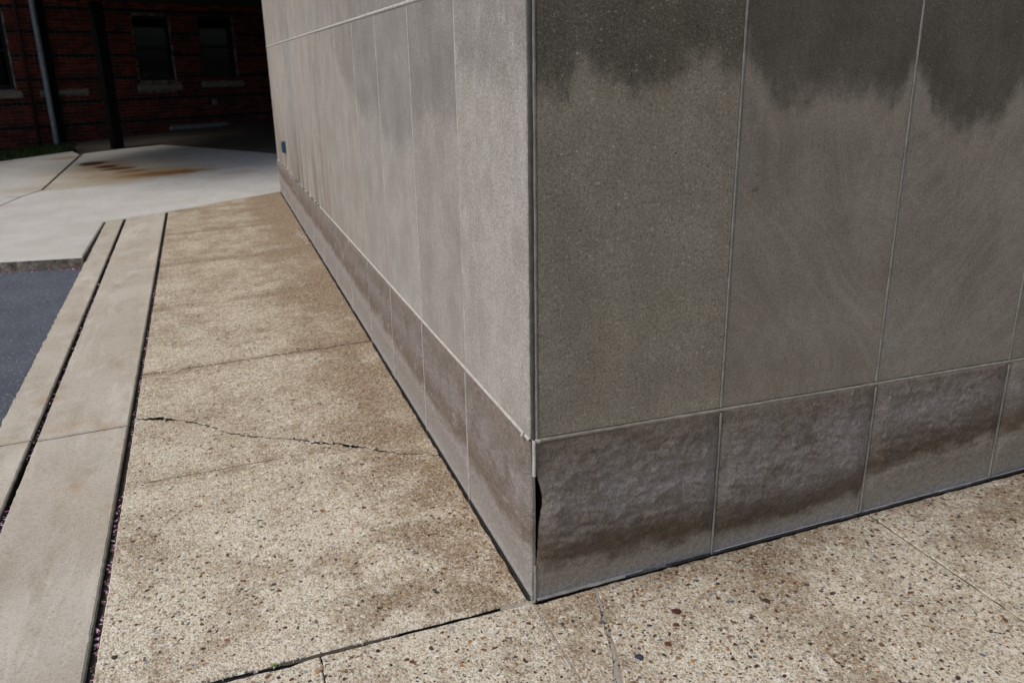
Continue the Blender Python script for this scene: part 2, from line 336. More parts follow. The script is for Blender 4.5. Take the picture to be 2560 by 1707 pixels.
M = dict(
    side=limestone('limestone_side', False), front=limestone('limestone_front', True),
    pside=plinth_mat('plinth_stone_side', False), pfront=plinth_mat('plinth_stone_front', True),
    agg=aggregate('exposed_aggregate'),
    band=concrete('band_concrete', (.535, .500, .435), (.455, .412, .345)),
    apron=concrete('apron_concrete', (.58, .575, .55), (.52, .505, .465), True, .22),
    old=plain('old_concrete', (.125, .105, .085), (.085, .072, .058), 3),
    asphalt=asphalt_mat(),
    mortar=plain('mortar', (.37, .355, .325), (.26, .245, .215), 25),
    mortar_w=plain('mortar_pale', (.62, .60, .57), (.46, .44, .41), 25),
    cavity_shade=plain('cavity_shade', (.022, .016, .012), (.012, .009, .007), 25),
    tar=plain('tar', (.012, .013, .015), (.022, .023, .026), 60, .75),
    corner_shade=plain('return_shade', (.175, .165, .150), (.120, .112, .100), 30), grout=plain('joint_grout', (.10, .085, .065), (.055, .045, .035), 40), mend=plain('mended_joint', (.42, .385, .325), (.30, .265, .215), 40),
    soil=plain('joint_soil', (.022, .015, .010), (.010, .007, .005), 60),
    fibre=plain('fibre_board', (.035, .042, .032), (.085, .085, .065), 40),
    pebble=objcol('pebble', .75, .35), pebbles=objcol('pebbles', .75, .35, attr='Col'),
    petal=objcol('petal', .6, .15, attr='Col'), leaf=objcol('leaf', .6, .2),
    brick=objcol('brick', .85, .35, scale=25), bricks=objcol('bricks', .85, .35, attr='Col', scale=25),
    bmortar=plain('brick_mortar', (.30, .25, .22), (.06, .05, .045), 7),
    brick_far=brick_far_mat(),
    black=plain('black_paint', (.004, .004, .005), (.007, .007, .008), 10, .7, .05, .003, .08),
    galv=plain('galvanised_steel', (.25, .30, .34), (.17, .21, .24), 14, .5, .1, .002, .4, .4),
    brown=plain('brown_paint', (.05, .025, .022), (.035, .02, .018), 10, .7),
    frame=plain('window_frame_paint', (.012, .014, .018), (.02, .022, .027), 10, .5),
    glass=glass_mat(), room=plain('room_paint', (.03, .03, .025), (.02, .02, .016), 3),
    white=plain('white_paint', (.66, .68, .70), (.58, .6, .62), 10, .6),
    sill=plain('sill_stone', (.30, .275, .24), (.22, .20, .17), 12),
    soffit=plain('soffit_paint', (.03, .03, .024), (.02, .02, .016), 4),
    soil_ground=plain('earth', (.10, .085, .06), (.07, .06, .045), 1.5),
    grass=objcol('grass_blades', .7, .3, attr='Col', scale=8), turf=plain('turf', (.022, .036, .012), (.014, .025, .009), 20),
    blue=plain('blue_plastic', (.06, .125, .20), (.05, .10, .165), 20, .45, .05),
    steel=plain('painted_bar', (.22, .24, .27), (.15, .165, .19), 14, .5),
)

# ------------------------------------------------------------------ object helpers
SX, SY = .0401, .0183
def G(x, y, dz=0.0): return SX * x + SY * y + dz
def setp(o, label=None, cat=None, group=None, kind=None):
    if label: o['label'] = label
    if cat: o['category'] = cat
    if group: o['group'] = group
    if kind: o['kind'] = kind
    return o
def link(name, me, mat=None, parent=None, loc=None, rotz=0.0, color=None):
    o = bpy.data.objects.new(name, me); COL.objects.link(o)
    if mat is not None and me is not None and not me.materials: me.materials.append(mat)
    if parent is not None: o.parent = parent
    if loc is not None: o.location = loc
    if rotz: o.rotation_euler[2] = rotz
    if color: o.color = (*color, 1) if len(color) == 3 else color
    return o
def mesh(name, v, f, smooth=False, cols=None):
    me = bpy.data.meshes.new(name); me.from_pydata([tuple(q) for q in v], [], f); me.update()
    bm = bmesh.new(); bm.from_mesh(me); bmesh.ops.recalc_face_normals(bm, faces=bm.faces); bm.to_mesh(me); bm.free()
    if cols:
        at = me.color_attributes.new('Col', 'FLOAT_COLOR', 'CORNER')
        for pl in me.polygons:
            for li in pl.loop_indices: at.data[li].color = (*cols[pl.index], 1)
    if smooth:
        for pl in me.polygons: pl.use_smooth = True
    return me
def empty(name, loc=(0, 0, 0), rotz=0.0):
    o = bpy.data.objects.new(name, None); COL.objects.link(o); o.location = loc; o.rotation_euler[2] = rotz
    o.empty_display_size = .1
    return o
class MB:
    def __init__(s): s.v = []; s.f = []; s.c = []
    def box(s, a, b, col=None):
        n = len(s.v); (x0, y0, z0), (x1, y1, z1) = a, b
        s.v += [(x0, y0, z0), (x1, y0, z0), (x1, y1, z0), (x0, y1, z0), (x0, y0, z1), (x1, y0, z1), (x1, y1, z1), (x0, y1, z1)]
        fs = [(0, 3, 2, 1), (4, 5, 6, 7), (0, 1, 5, 4), (1, 2, 6, 5), (2, 3, 7, 6), (3, 0, 4, 7)]
        s.f += [tuple(n + i for i in q) for q in fs]; s.c += [col] * 6
        return s
    def tube(s, pts, r, seg=12, caps=True, col=None):
        n = len(s.v); pts = [Vector(q) for q in pts]
        for i, q in enumerate(pts):
            t = (pts[min(i + 1, len(pts) - 1)] - pts[max(i - 1, 0)]).normalized()
            a = t.orthogonal().normalized(); b = t.cross(a)
            rr = r[i] if isinstance(r, (list, tuple)) else r
            for k in range(seg):
                an = 2 * math.pi * k / seg; s.v.append(tuple(q + (a * math.cos(an) + b * math.sin(an)) * rr))
        for i in range(len(pts) - 1):
            for k in range(seg):
                s.f.append((n + i * seg + k, n + i * seg + (k + 1) % seg, n + (i + 1) * seg + (k + 1) % seg, n + (i + 1) * seg + k)); s.c.append(col)
        if caps:
            s.f.append(tuple(n + k for k in range(seg))); s.f.append(tuple(n + (len(pts) - 1) * seg + k for k in range(seg))); s.c += [col] * 2
        return s
    def mesh(s, name, smooth=False): return mesh(name, s.v, s.f, smooth, s.c if any(s.c) else None)

def jag(a, b, step, amp, seed):
    # points from a (included) to b (excluded) with a little sideways wobble
    a = Vector(a); b = Vector(b); L = (b - a).length; n = max(1, int(L / step)); d = (b - a) / max(L, 1e-6); pr = Vector((-d.y, d.x))
    out = []
    for i in range(n):
        q = a + (b - a) * (i / n)
        k = 0 if i == 0 else (mnoise.noise(Vector((q.x * 31 + seed, q.y * 31, seed))) * amp * 1.6 + random.uniform(-.35, .35) * amp)
        out.append(q + pr * k)
    return out
def outline(corners, step=.03, amp=.002, seed=0.0):
    out = []
    for i, c in enumerate(corners): out += jag(c, corners[(i + 1) % len(corners)], step, amp, seed + i)
    return out
def slab_mesh(name, pts, zf, thick=.07, lip=.004):
    # pts: outline (2D); top set in from the worn edge by lip
    n = len(pts); A = [Vector((p[0], p[1])) for p in pts]
    area = sum(A[i].x * A[(i + 1) % n].y - A[(i + 1) % n].x * A[i].y for i in range(n))
    if area < 0: A.reverse()
    ins = []
    for i in range(n):
        t = A[(i + 1) % n] - A[i - 1]
        if t.length < 1e-9: t = Vector((1, 0))
        t.normalize(); nm = Vector((-t.y, t.x)); ins.append(A[i] + nm * lip)
    v = [(q.x, q.y, zf(q.x, q.y)) for q in ins] + [(q.x, q.y, zf(q.x, q.y) - lip * .9) for q in A] + [(q.x, q.y, zf(q.x, q.y) - thick) for q in A]
    f = [tuple(range(n))]
    for k in (0, n):
        for i in range(n):
            j = (i + 1) % n; f.append((k + i, k + n + i, k + n + j, k + j))
    me = mesh(name, v, f)
    me['sides'] = 1 + n
    return me

# ------------------------------------------------------------------ ground, road, pavement
g = mesh('ground', [(-600, -600, -.75), (600, -600, -.75), (600, 600, -.75), (-600, 600, -.75)], [(0, 1, 2, 3)])
setp(link('ground', g, M['soil_ground']), kind='structure', label='bare earth around the paved yard')

CURB_R, CURB_L = Vector((-1.80, 5.50)), Vector((-2.43, 5.72))
cdv = (CURB_L - CURB_R).normalized(); CURB_FAR = CURB_R + cdv * 9
rp = [(-1.70, -9), (-1.70, 5.6), (CURB_R.x, CURB_R.y + .12), (CURB_FAR.x, CURB_FAR.y + .12), (-12, -9)]
road = mesh('road', [(x, y, G(x, y, -.052)) for x, y in rp] + [(x, y, G(x, y, -.3)) for x, y in rp], [(0, 1, 2, 3, 4)] + [(i, (i + 1) % 5, 5 + (i + 1) % 5, 5 + i) for i in range(5)])
setp(link('road', road, M['asphalt']), kind='structure', label='dark blue-grey asphalt beside the concrete kerb band')

bed = [(-1.225, -7), (9, -7), (9, .02), (0.02, .02), (0.02, 8.12), (-1.205, 7.52), (-1.225, 7.5)]
sw = mesh('sidewalk', [(x, y, G(x, y, -.022)) for x, y in bed] + [(x, y, G(x, y, -.4)) for x, y in bed], [tuple(range(7))] + [(i, (i + 1) % 7, 7 + (i + 1) % 7, 7 + i) for i in range(7)])
sidewalk = setp(link('sidewalk', sw, M['grout']), kind='structure', label='exposed aggregate pavement along the limestone wall')

XL = -1.199                                   # edge of the aggregate slabs by the open joint
crackA = [(-1.199, 1.945), (-1.135, 1.921), (-1.08, 1.895), (-1.0, 1.83), (-.93, 1.77), (-.86, 1.69), (-.80, 1.60), (-.72, 1.53), (-.62, 1.455), (-.52, 1.40), (-.44, 1.325), (-.36, 1.275), (-.29, 1.21), (-.21, 1.14), (-.13, 1.075), (-.07, 1.05), (-.014, 1.01)]
cr = []
for i in range(len(crackA) - 1): cr += jag(crackA[i], crackA[i + 1], .013, .0095, 3.1)
cr.append(Vector(crackA[-1]))
def crack_side(off):
    out = []
    for i, q in enumerate(cr):
        s = i / (len(cr) - 1)
        wd = (.0040 + .0150 * max(0, mnoise.noise(Vector((s * 17, 2.2, 0))) + .12) + .008 * math.exp(-((s - .06) / .045) ** 2) + .0016 * math.exp(-((s - .72) / .12) ** 2))
        out.append(Vector((q.x, q.y + off * wd)))
    return out
GAP = .0062
XW = -.012                                    # edge of the slabs by the wall
slabs = []
def slab(corners, step=.03, amp=.0018, seed=0.0, pts=None, thick=.07, mat='agg', parent=None, zf=G, lip=.004, name='slab', lab=None):
    pts = pts if pts is not None else outline(corners, step, amp, seed)
    me = slab_mesh(name, pts, zf, thick, lip); me.materials.append(M[mat]); me.materials.append(M['soil'])
    for pl in me.polygons:                     # sides inside the joints coloured nearly black
        if pl.index >= me['sides']: pl.material_index = 1
    o = link(name, me, M[mat], parent or sidewalk)
    if lab: o['label'] = lab
    return o
JY = [0.012, 1.262, 2.50, 3.85, 5.08, 6.13]
# slab between the corner joint and the wandering crack, and the one beyond it
# (a shallow tooled line at 1.26 m only half crosses it, so it stays in one piece)
lo = outline([(XL, JY[0] + .006), (XW, JY[0])], .03, .0022, 1.0)
p1 = jag((XL, .026), (XW, .005), .02, .0030, 1.0) + jag((XW, .005), (XW, 1.0), .03, .003, 2.0) + list(reversed(crack_side(-1))) + jag((XL, 1.93), (XL, .026), .03, .0022, 4.0)
slab(None, pts=p1, lab='pavement slab at the building corner, bounded by a jagged crack')
p2 = crack_side(1) + jag((XW, 1.03), (XW, 2.5 - GAP), .03, .003, 2.0) + jag((XW, 2.5 - GAP), (XL, 2.53 - GAP), .03, .0016, 5.0) + jag((XL, 2.53 - GAP), (XL, 1.96), .03, .0022, 6.0)
slab(None, pts=p2, lab='pavement slab on the far side of the jagged crack')
for a, b in ((2.5, 3.85), (3.85, 5.08), (5.08, 6.13)):
    slab([(XL, a + .03 + GAP), (XW, a + GAP), (XW, b - GAP), (XL, b + .03 - GAP)], seed=a)
slab([(XL, 6.16 + GAP), (XW, 6.13 + GAP), (XW, 8.083), (XL, 7.495)], seed=8.0)
V, F, C = [], [], []
random.seed(77)
for i in range(150):
    q = cr[int(random.random() * (len(cr) - 1))]; x, y = q.x + random.uniform(-.012, .012), q.y + random.choice((-1, 1)) * random.uniform(.008, .026)
    n = len(V); r_ = random.uniform(.003, .009); m_ = 5
    for k in range(m_): a_ = k * 6.2832 / m_; V.append((x + r_ * math.cos(a_), y + r_ * .7 * math.sin(a_), G(x, y, -.001)))
    V.append((x, y, G(x, y, .0022)))
    for k in range(m_): F.append((n + k, n + (k + 1) % m_, n + m_)); C.append(random.choice(((.72, .68, .60), (.60, .56, .5), (.42, .40, .36))))
setp(link('crack_crumbs', mesh('crack_crumbs', V, F, cols=C), M['pebbles'], sidewalk), kind='stuff')
# front pavement, left of the corner and along the front wall
slab([(-.624, -.9), (-.0016, -.9), (-.0016, -.009), (-.16, -.005), (-.42, .001), (-.616, .003)], .02, .0022, 9.0)
slab([(-1.199, -.9), (-.627, -.9), (-.619, .003), (-.72, -.004), (-.84, .003), (-1.199, .013)], .02, .003, 9.5)
slab([(-1.199, -2.2), (-.004, -2.2), (-.004, -.9 - GAP), (-1.199, -.9 - GAP)], .04, .002, 10.0)
# the strip of front pavement, split by a mended irregular joint
mend = [(.196, -.018), (.176, -.10), (.158, -.17), (.135, -.25), (.120, -.31), (.085, -.40), (.06, -.50), (.05, -.7), (.045, -.9)]
ml, mr = [], []
for i, (x, y) in enumerate(mend):
    wd = [.003, .004, .005, .006, .008, .011, .009, .007, .006][i]
    ml.append((x - wd, y)); mr.append((x + wd, y))
def chain(pp, amp=.003):
    out = []
    for i in range(len(pp) - 1): out += jag(pp[i], pp[i + 1], .014, amp, 5.5)
    return out + [Vector(pp[-1])]
slab(None, pts=jag((.0005, -.9), (.0005, -.022), .03, .0012, 11.0) [0:] + jag((.0005, -.022), ml[0], .02, .002, 12.0) + chain(ml))
slab(None, pts=list(reversed(chain(mr))) + jag(mr[0], (1.196, -.018), .03, .0035, 13.0) + jag((1.196, -.018), (1.199, -.9), .03, .0012, 14.0) + [Vector((1.199, -.9))])
slab([(1.204, -.9), (1.201, -.018), (2.42, -.018), (2.42, -.9)], .03, .003, 15.0)
slab([(2.425, -.9), (2.425, -.018), (3.6, -.018), (3.6, -.9)], .05, .002, 16.0)
slab([(0, -2.2), (0, -.9 - GAP), (2.42, -.9 - GAP), (2.42, -2.2)], .06, .002, 17.0)
slab([(2.425, -2.2), (2.425, -.9 - GAP), (9, -.9 - GAP), (9, -2.2)], .08, .002, 18.0)
slab([(3.605, -.9), (3.605, -.018), (9, -.018), (9, -.9)], .08, .002, 18.0)
slab([(-1.199, -7), (9, -7), (9, -2.21), (-1.199, -2.21)], .1, .002, 19.0)
# mended filler in the irregular joint and the corner joint
def ribbon(name, pts, w, z, mat, parent, h=.003, jitter=.0015, seed=1.0):
    v, f = [], []
    P = []
    for i in range(len(pts) - 1): P += jag(pts[i], pts[i + 1], .012, jitter, seed)
    P.append(Vector(pts[-1]))
    for i, q in enumerate(P):
        t = (P[min(i + 1, len(P) - 1)] - P[max(i - 1, 0)]).normalized(); nm = Vector((-t.y, t.x))
        s = i / max(1, len(P) - 1); ww = w(s) if callable(w) else w
        ww *= 1 + .35 * mnoise.noise(Vector((q.x * 40, q.y * 40, seed)))
        for k, zz in ((-1, -h), (0, h * .3), (1, -h)):
            qq = q + nm * k * ww; v.append((qq.x, qq.y, G(qq.x, qq.y, z + zz)))
    for i in range(len(P) - 1):
        for k in (0, 1): f.append((i * 3 + k, i * 3 + k + 1, i * 3 + k + 4, i * 3 + k + 3))
    return link(name, mesh(name, v, f), M[mat], parent)
ribbon('joint_filler', mend, lambda s: .010 + .012 * s, -.0022, 'mend', sidewalk, .002)
ribbon('joint_filler', [(-.005, -.002), (-.25, .003), (-.5, .010), (-.75, .020), (-1.2, .024)], lambda s: .006 + .008 * math.exp(-((s - .62) / .10) ** 2) + .003 * s, -.009, 'tar', sidewalk, .002)
ribbon('joint_filler', [(-.40, .010), (-.55, .0145), (-.72, .020), (-.86, .022)], lambda s: .009 * math.sin(math.pi * s) + .002, -.0025, 'grout', sidewalk, .002, seed=6.)
ribbon('joint_filler', [(.006, -.006), (-.04, -.002), (-.10, .001)], .0065, .0010, 'mend', sidewalk, .003)
ribbon('joint_filler', [(-.0008, -.016), (-.0008, -.45), (-.0008, -.9)], .0036, -.0016, 'mend', sidewalk, .001)
ribbon('joint_filler', [(-1.13, 1.268), (-.9, 1.262), (-.60, 1.252)], lambda s: .0026 * (1 - s) + .0008, .0012, 'grout', sidewalk, .001)
ribbon('joint_filler', [(1.2015, -.02), (1.2015, -.45), (1.2015, -.9)], .0045, -.0040, 'grout', sidewalk, .001)

# ------------------------------------------------------------------ kerb bands
kb = [(-1.80, -9), (-1.195, -9), (-1.195, 7.50), (-1.80, 7.27)]
kerb = setp(link('kerb', mesh('kerb', [(x, y, G(x, y, -.055)) for x, y in kb] + [(x, y, G(x, y, -.3)) for x, y in kb], [(0, 1, 2, 3)] + [(i, (i + 1) % 4, 4 + (i + 1) % 4, 4 + i) for i in range(4)]), M['soil']), kind='structure', label='two concrete bands with open joints beside the pavement')
def top_y(x): return 7.495 + (x + 1.2) * (7.29 - 7.495) / (-.59)
for (x0, x1) in ((-1.596, -1.226), (-1.785, -1.622)):
    ys = [-9, -4.3, -1.24, 1.885 + (0 if x0 > -1.7 else .02), 5.0, None]
    for i in range(5):
        y0, y1 = ys[i] + .0070, ys[i + 1]
        c = [(x0, y0), (x1, y0), (x1, (y1 if y1 else top_y(x1)) - .0070), (x0, (y1 if y1 else top_y(x0)) - .0070)]
        pts = jag(c[0], c[1], .03, .0012, i) + jag(c[1], c[2], .03, .0018, i + 2) + jag(c[2], c[3], .03, .0012, i + 4) + jag(c[3], c[0], .035 if x0 < -1.7 else .03, .0055 if x0 < -1.7 else .0018, i + 6)
        o = slab(None, pts=pts, mat='band', parent=kerb, name='kerb_stone' if x0 < -1.7 else 'band_slab', lip=.006, thick=.12)
# weathered fibre boards standing in the open joints
for x in (-1.2235, -1.6195):
    v, f = [], []
    yy = -3.0; k = 0
    while yy < 7.3:
        o_ = .0012 * mnoise.noise(Vector((yy * 3, x * 9, 0))); zt = G(x, yy, -.004 + .002 * mnoise.noise(Vector((yy * 7, 4, x))))
        v += [(x + o_ - .0020, yy, zt - .06), (x + o_ - .0020, yy, zt), (x + o_ + .0028, yy, zt - .001), (x + o_ + .0028, yy, zt - .06)]
        if k: f += [(4 * k - 4 + a_, 4 * k - 4 + a_ + 1, 4 * k + a_ + 1, 4 * k + a_) for a_ in range(3)]
        yy += .05; k += 1
    link('joint_board', mesh('joint_board', v, f), M['fibre'], kerb)

# ------------------------------------------------------------------ concrete apron beyond the pavement
def AZ(x, y):
    k = max(0, min(1, (7.4 - y) / 1.9)) if x < -1.7 else 0
    return G(x, y, .002 + .040 * k)
ap = [(-1.81, 5.6), (-1.81, 7.3), (-1.2, 7.52), (0.0, 8.11), (12, 8.3), (12, 15), (-10, 15), (-10, 8.6), (CURB_FAR.x, CURB_FAR.y + .03)]
apron = setp(link('apron', mesh('apron', [(x, y, AZ(x, y) - .03) for x, y in ap] + [(x, y, AZ(x, y) - .4) for x, y in ap], [tuple(range(9))] + [(i, (i + 1) % 9, 9 + (i + 1) % 9, 9 + i) for i in range(9)]), M['grout']), kind='structure', label='pale concrete apron with rust stains beyond the pavement')
cl = CURB_R; cf = CURB_FAR
front_pts = jag((cl.x, cl.y), (cl.x, 7.292), .03, .0022, 1) + [Vector((-1.8, 7.292))] + jag((-1.795, 7.292), (-1.2, 7.500), .04, .0016, 2) + jag((-1.2, 7.500), (0.0, 8.095), .04, .0016, 3) + [Vector((0.0, 8.095)), Vector((12, 8.2)), Vector((12, 10.9)), Vector((-.9, 10.52)), Vector((-1.76, 10.29)), Vector((-2.2, 10.10)), Vector((-2.765, 10.13)), Vector((-2.93, 9.70)), Vector((-3.06, 9.04)), Vector((-4.2, 7.6)), Vector((-4.6, 6.46))] + jag((-4.55, CURB_R.y + cdv.y / cdv.x * (-4.55 + 1.80)), (cl.x, cl.y), .06, .006, 4)
def apron_slab(pts, lab=None):
    o = link('slab', slab_mesh('slab', pts, AZ, .13, .010), M['apron'], apron)
    if lab: o['label'] = lab
apron_slab(front_pts, 'front apron slab with a chipped kerb edge')
apron_slab([(-4.615, 6.47), (-4.21, 7.6), (-3.07, 9.045), (-2.945, 9.71), (-3.18, 9.80), (-10, 9.9), (-10, 8.6), (CURB_FAR.x, CURB_FAR.y)])
apron_slab([(-2.785, 10.15), (-2.785, 14.22), (-2.98, 14.93), (-4.0, 14.18), (-10, 9.92), (-3.17, 9.82), (-2.94, 9.72)])
apron_slab([(-2.765, 10.145), (-2.2, 10.115), (-1.76, 10.305), (-.9, 10.535), (0.6, 10.6), (0.6, 11.35), (-1.48, 14.78), (-2.2, 14.62), (-2.75, 14.33)], 'apron slab with rust stains')

# ------------------------------------------------------------------ loose stone set in the pavement
PAL = [((.12, .055, .032), 5), ((.20, .10, .05), 5), ((.30, .19, .11), 5), ((.055, .045, .042), 5), ((.10, .095, .09), 3), ((.33, .16, .05), 2), ((.34, .33, .32), 3), ((.50, .42, .31), 4), ((.16, .17, .19), 2), ((.64, .60, .53), 2), ((.085, .04, .028), 3)]
PALW = [c for c, k in PAL for _ in range(k)]
def pebble_geo(cx, cy, r, ang, asp, h, base=G, seg=7):
    v = []; ca, sa = math.cos(ang), math.sin(ang)
    ph = random.random() * 6
    for ring, (k, hh) in enumerate(((1.0, -.0015), (.74, h), )):
        for i in range(seg):
            a_ = 2 * math.pi * i / seg; rr = r * k * (1 + .20 * math.sin(2 * a_ + ph) + .12 * math.sin(3 * a_ + 2 * ph))
            x, y = rr * math.cos(a_), rr * math.sin(a_) * asp
            X, Y = cx + x * ca - y * sa, cy + x * sa + y * ca
            v.append((X, Y, base(X, Y) + hh))
    f = [(i, (i + 1) % seg, seg + (i + 1) % seg, seg + i) for i in range(seg)] + [tuple(range(seg, 2 * seg))]
    return v, f
def in_pave(x, y):
    if x > .012: return -1.6 < y < -.03 and abs(x - 1.2) > .012
    if y < -.02: return x > -1.18 and abs(x) > .012
    return -1.18 < x < -.03 and y > .05
V, F, C = [], [], []; singles = []
random.seed(21)
for i in range(9200):
    q = random.random()
    if q < .50: x, y = random.uniform(0, 2.1), -random.uniform(.03, 1.1)
    elif q < .64: x, y = random.uniform(-1.18, 0), -random.uniform(.02, .6)
    else: x, y = random.uniform(-1.18, -.03), random.uniform(.04, 1) ** 1.25 * 4.2
    if not in_pave(x, y): continue
    r = .0032 + .0058 * random.random() ** 1.8
    if random.random() < .05: r = random.uniform(.007, .0115)
    c = random.choice(PALW); k = random.uniform(.8, 1.25); c = tuple(min(.9, a_ * k) for a_ in c)
    if r > .0066 and len(singles) < 260: singles.append((x, y, r, c)); continue
    v, f = pebble_geo(x, y, r, random.uniform(0, 3.14), random.uniform(.5, .95), random.uniform(.0003, .0013))
    n = len(V); V += v; F += [tuple(n + a_ for a_ in t_) for t_ in f]; C += [c] * len(f)
setp(link('pebbles', mesh('pebbles', V, F, cols=C), M['pebbles'], sidewalk), kind='stuff')
protos = []
for k in range(6):
    v, f = pebble_geo(0, 0, 1.0, 0, random.uniform(.5, .85), .16, lambda x, y: 0.0)
    protos.append(mesh('pebble', v, f)); protos[-1].materials.append(M['pebble'])
special = [(0.176, -.335, .0155, (.05, .06, .085)), (.36, -.21, .017, (.09, .03, .025)), (.27, -.32, .012, (.13, .055, .03)), (.33, -.26, .011, (.14, .06, .035)), (.62, -.27, .014, (.085, .045, .035)), (.115, -.42, .016, (.19, .13, .08))]
for (x, y, r, c) in singles + special:
    o = link('pebble', random.choice(protos), None, sidewalk, (x, y, G(x, y)), random.uniform(0, 6.28), c); o.scale = (r, r, r)

# pale grit lying in the corner joint, petals in the open joints
V, F, C = [], [], []
for i in range(34):
    s = random.random(); x = -.42 - .52 * s; y = .0125 + .011 * s + random.uniform(-.013, .011)
    v, f = pebble_geo(x, y, random.uniform(.0015, .0045), random.random() * 3, .8, .003, lambda a_, b_: G(a_, b_, -.001), 5)
    n = len(V); V += v; F += [tuple(n + k for k in t_) for t_ in f]; C += [random.choice(((.66, .66, .62), (.4, .4, .38), (.2, .2, .2)))] * len(f)
setp(link('grit', mesh('grit', V, F, cols=C), M['pebbles']), kind='stuff', label='white grit lying in the joint at the corner slab', cat='grit')
V, F, C = [], [], []
PET = ((.62, .30, .52), (.70, .45, .62), (.45, .18, .34), (.30, .14, .16), (.20, .11, .07), (.13, .08, .05), (.72, .62, .68))
def petal(x, y, z, r, c):
    n = len(V); an = random.random() * 6.28; t1 = random.uniform(-.5, .5)
    for k in range(6):
        a_ = 2 * math.pi * k / 6; px, py = r * math.cos(a_), r * .6 * math.sin(a_)
        V.append((x + px * math.cos(an) - py * math.sin(an), y + px * math.sin(an) + py * math.cos(an), z + px * t1 + (.25 * r if k % 2 else 0)))
    V.append((x, y, z - .2 * r))
    for k in range(6): F.append((n + 6, n + k, n + (k + 1) % 6)); C.append(c)
for i in range(3400):
    gx = random.choice((-1.208, -1.608)); y = random.uniform(-.4, 5.8) if random.random() < .75 else random.uniform(-.3, 1.6)
    if mnoise.noise(Vector((y * 1.7, gx * 5, 1))) + .35 * random.random() < .02: continue
    petal(gx + random.uniform(-.007, .007), y, G(gx, y, -.042 + random.random() ** 1.3 * .034), random.uniform(.003, .007), random.choice(PET))
for i in range(90):
    s = random.random() ** 2 * 1.1; q = CURB_R + cdv * (s + .03) + Vector((0, -random.random() ** 2 * .07)); petal(q.x, q.y, G(q.x, q.y, -.048), random.uniform(.006, .011), random.choice(PET[:4]))
for (x, y) in ((.68, -.135), (-.42, .62), (-.1, .28)): petal(x, y, G(x, y, .003), .006, PET[0])
setp(link('fallen_petals', mesh('fallen_petals', V, F, cols=C), M['petal']), kind='stuff', label='faded pink petals fallen into the open joints', cat='petals')

# ------------------------------------------------------------------ limestone building
B = setp(empty('limestone_building'), 'limestone-clad building corner with rough stone plinth and rain-grimed panels', 'building')
H, U = .51, 1.7153
LJ = [0.0] + [8.091 / 13 * i for i in range(1, 14)]
for i, q in enumerate((.622, 1.2428, 1.8732, 2.4713, 3.0823)): LJ[i + 1] = q
RJ = [0.0, .6063, 1.1798, 1.7413] + [1.7413 + .595 * i for i in range(1, 9)]
XEND = RJ[-1]
core = MB().box((.05, .05, -.4), (XEND - .05, 8.05, 5.2))
link('core_wall', core.mesh('core_wall'), M['cavity_shade'], B)  # core coloured near black as the shade behind open joints
link('roof', MB().box((-.03, -.03, 5.305), (XEND + .03, 8.12, 5.5)).mesh('roof'), M['sill'], B)
def panel_mesh(wd, ht, t=.045, b=.003):
    v = [(b, 0, b), (wd - b, 0, b), (wd - b, 0, ht - b), (b, 0, ht - b), (0, b, 0), (wd, b, 0), (wd, b, ht), (0, b, ht), (0, t, 0), (wd, t, 0), (wd, t, ht), (0, t, ht)]
    f = [(0, 1, 2, 3)] + [(k + i, k + (i + 1) % 4, k + 4 + (i + 1) % 4, k + 4 + i) for k in (0, 4) for i in range(4)]
    return mesh('wall_panel', v, f)
cache = {}
def panel(wd, ht, mat):
    k = (round(wd, 3), round(ht, 3), mat)
    if k not in cache:
        cache[k] = panel_mesh(wd, ht); cache[k].materials.append(M[mat])
    return cache[k]
gap = .004
courses = [(H + .006, U - .005), (U + .005, 2.915), (2.925, 4.11), (4.12, 5.30)]
random.seed(5)
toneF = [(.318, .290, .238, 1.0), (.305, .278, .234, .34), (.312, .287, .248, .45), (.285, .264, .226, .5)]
for ci, (z0, z1) in enumerate(courses):
    for i in range(len(RJ) - 1):
        x0 = RJ[i] + (.0235 if i == 0 else gap); x1 = RJ[i + 1] - gap
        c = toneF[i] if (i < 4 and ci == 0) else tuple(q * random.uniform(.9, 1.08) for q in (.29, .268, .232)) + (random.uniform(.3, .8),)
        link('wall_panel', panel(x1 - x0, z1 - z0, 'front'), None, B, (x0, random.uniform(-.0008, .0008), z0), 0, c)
    for i in range(len(LJ) - 1):
        y0 = LJ[i] + (.006 if i == 0 else gap * .7); y1 = LJ[i + 1] - gap * .7
        k = random.uniform(.93, 1.05); kr = random.uniform(.985, 1.02)
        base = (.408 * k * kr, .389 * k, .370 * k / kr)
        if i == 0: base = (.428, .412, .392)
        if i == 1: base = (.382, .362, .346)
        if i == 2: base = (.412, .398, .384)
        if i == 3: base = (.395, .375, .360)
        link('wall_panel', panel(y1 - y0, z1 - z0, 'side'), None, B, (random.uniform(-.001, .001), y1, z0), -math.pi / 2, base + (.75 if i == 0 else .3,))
# back and right faces
link('back_wall', MB().box((.0, 8.052, -.4), (XEND, 8.09, 5.3)).mesh('back_wall'), M['sill'], B)
link('end_wall', MB().box((XEND - .045, .052, -.4), (XEND, 8.05, 5.3)).mesh('end_wall'), M['sill'], B)

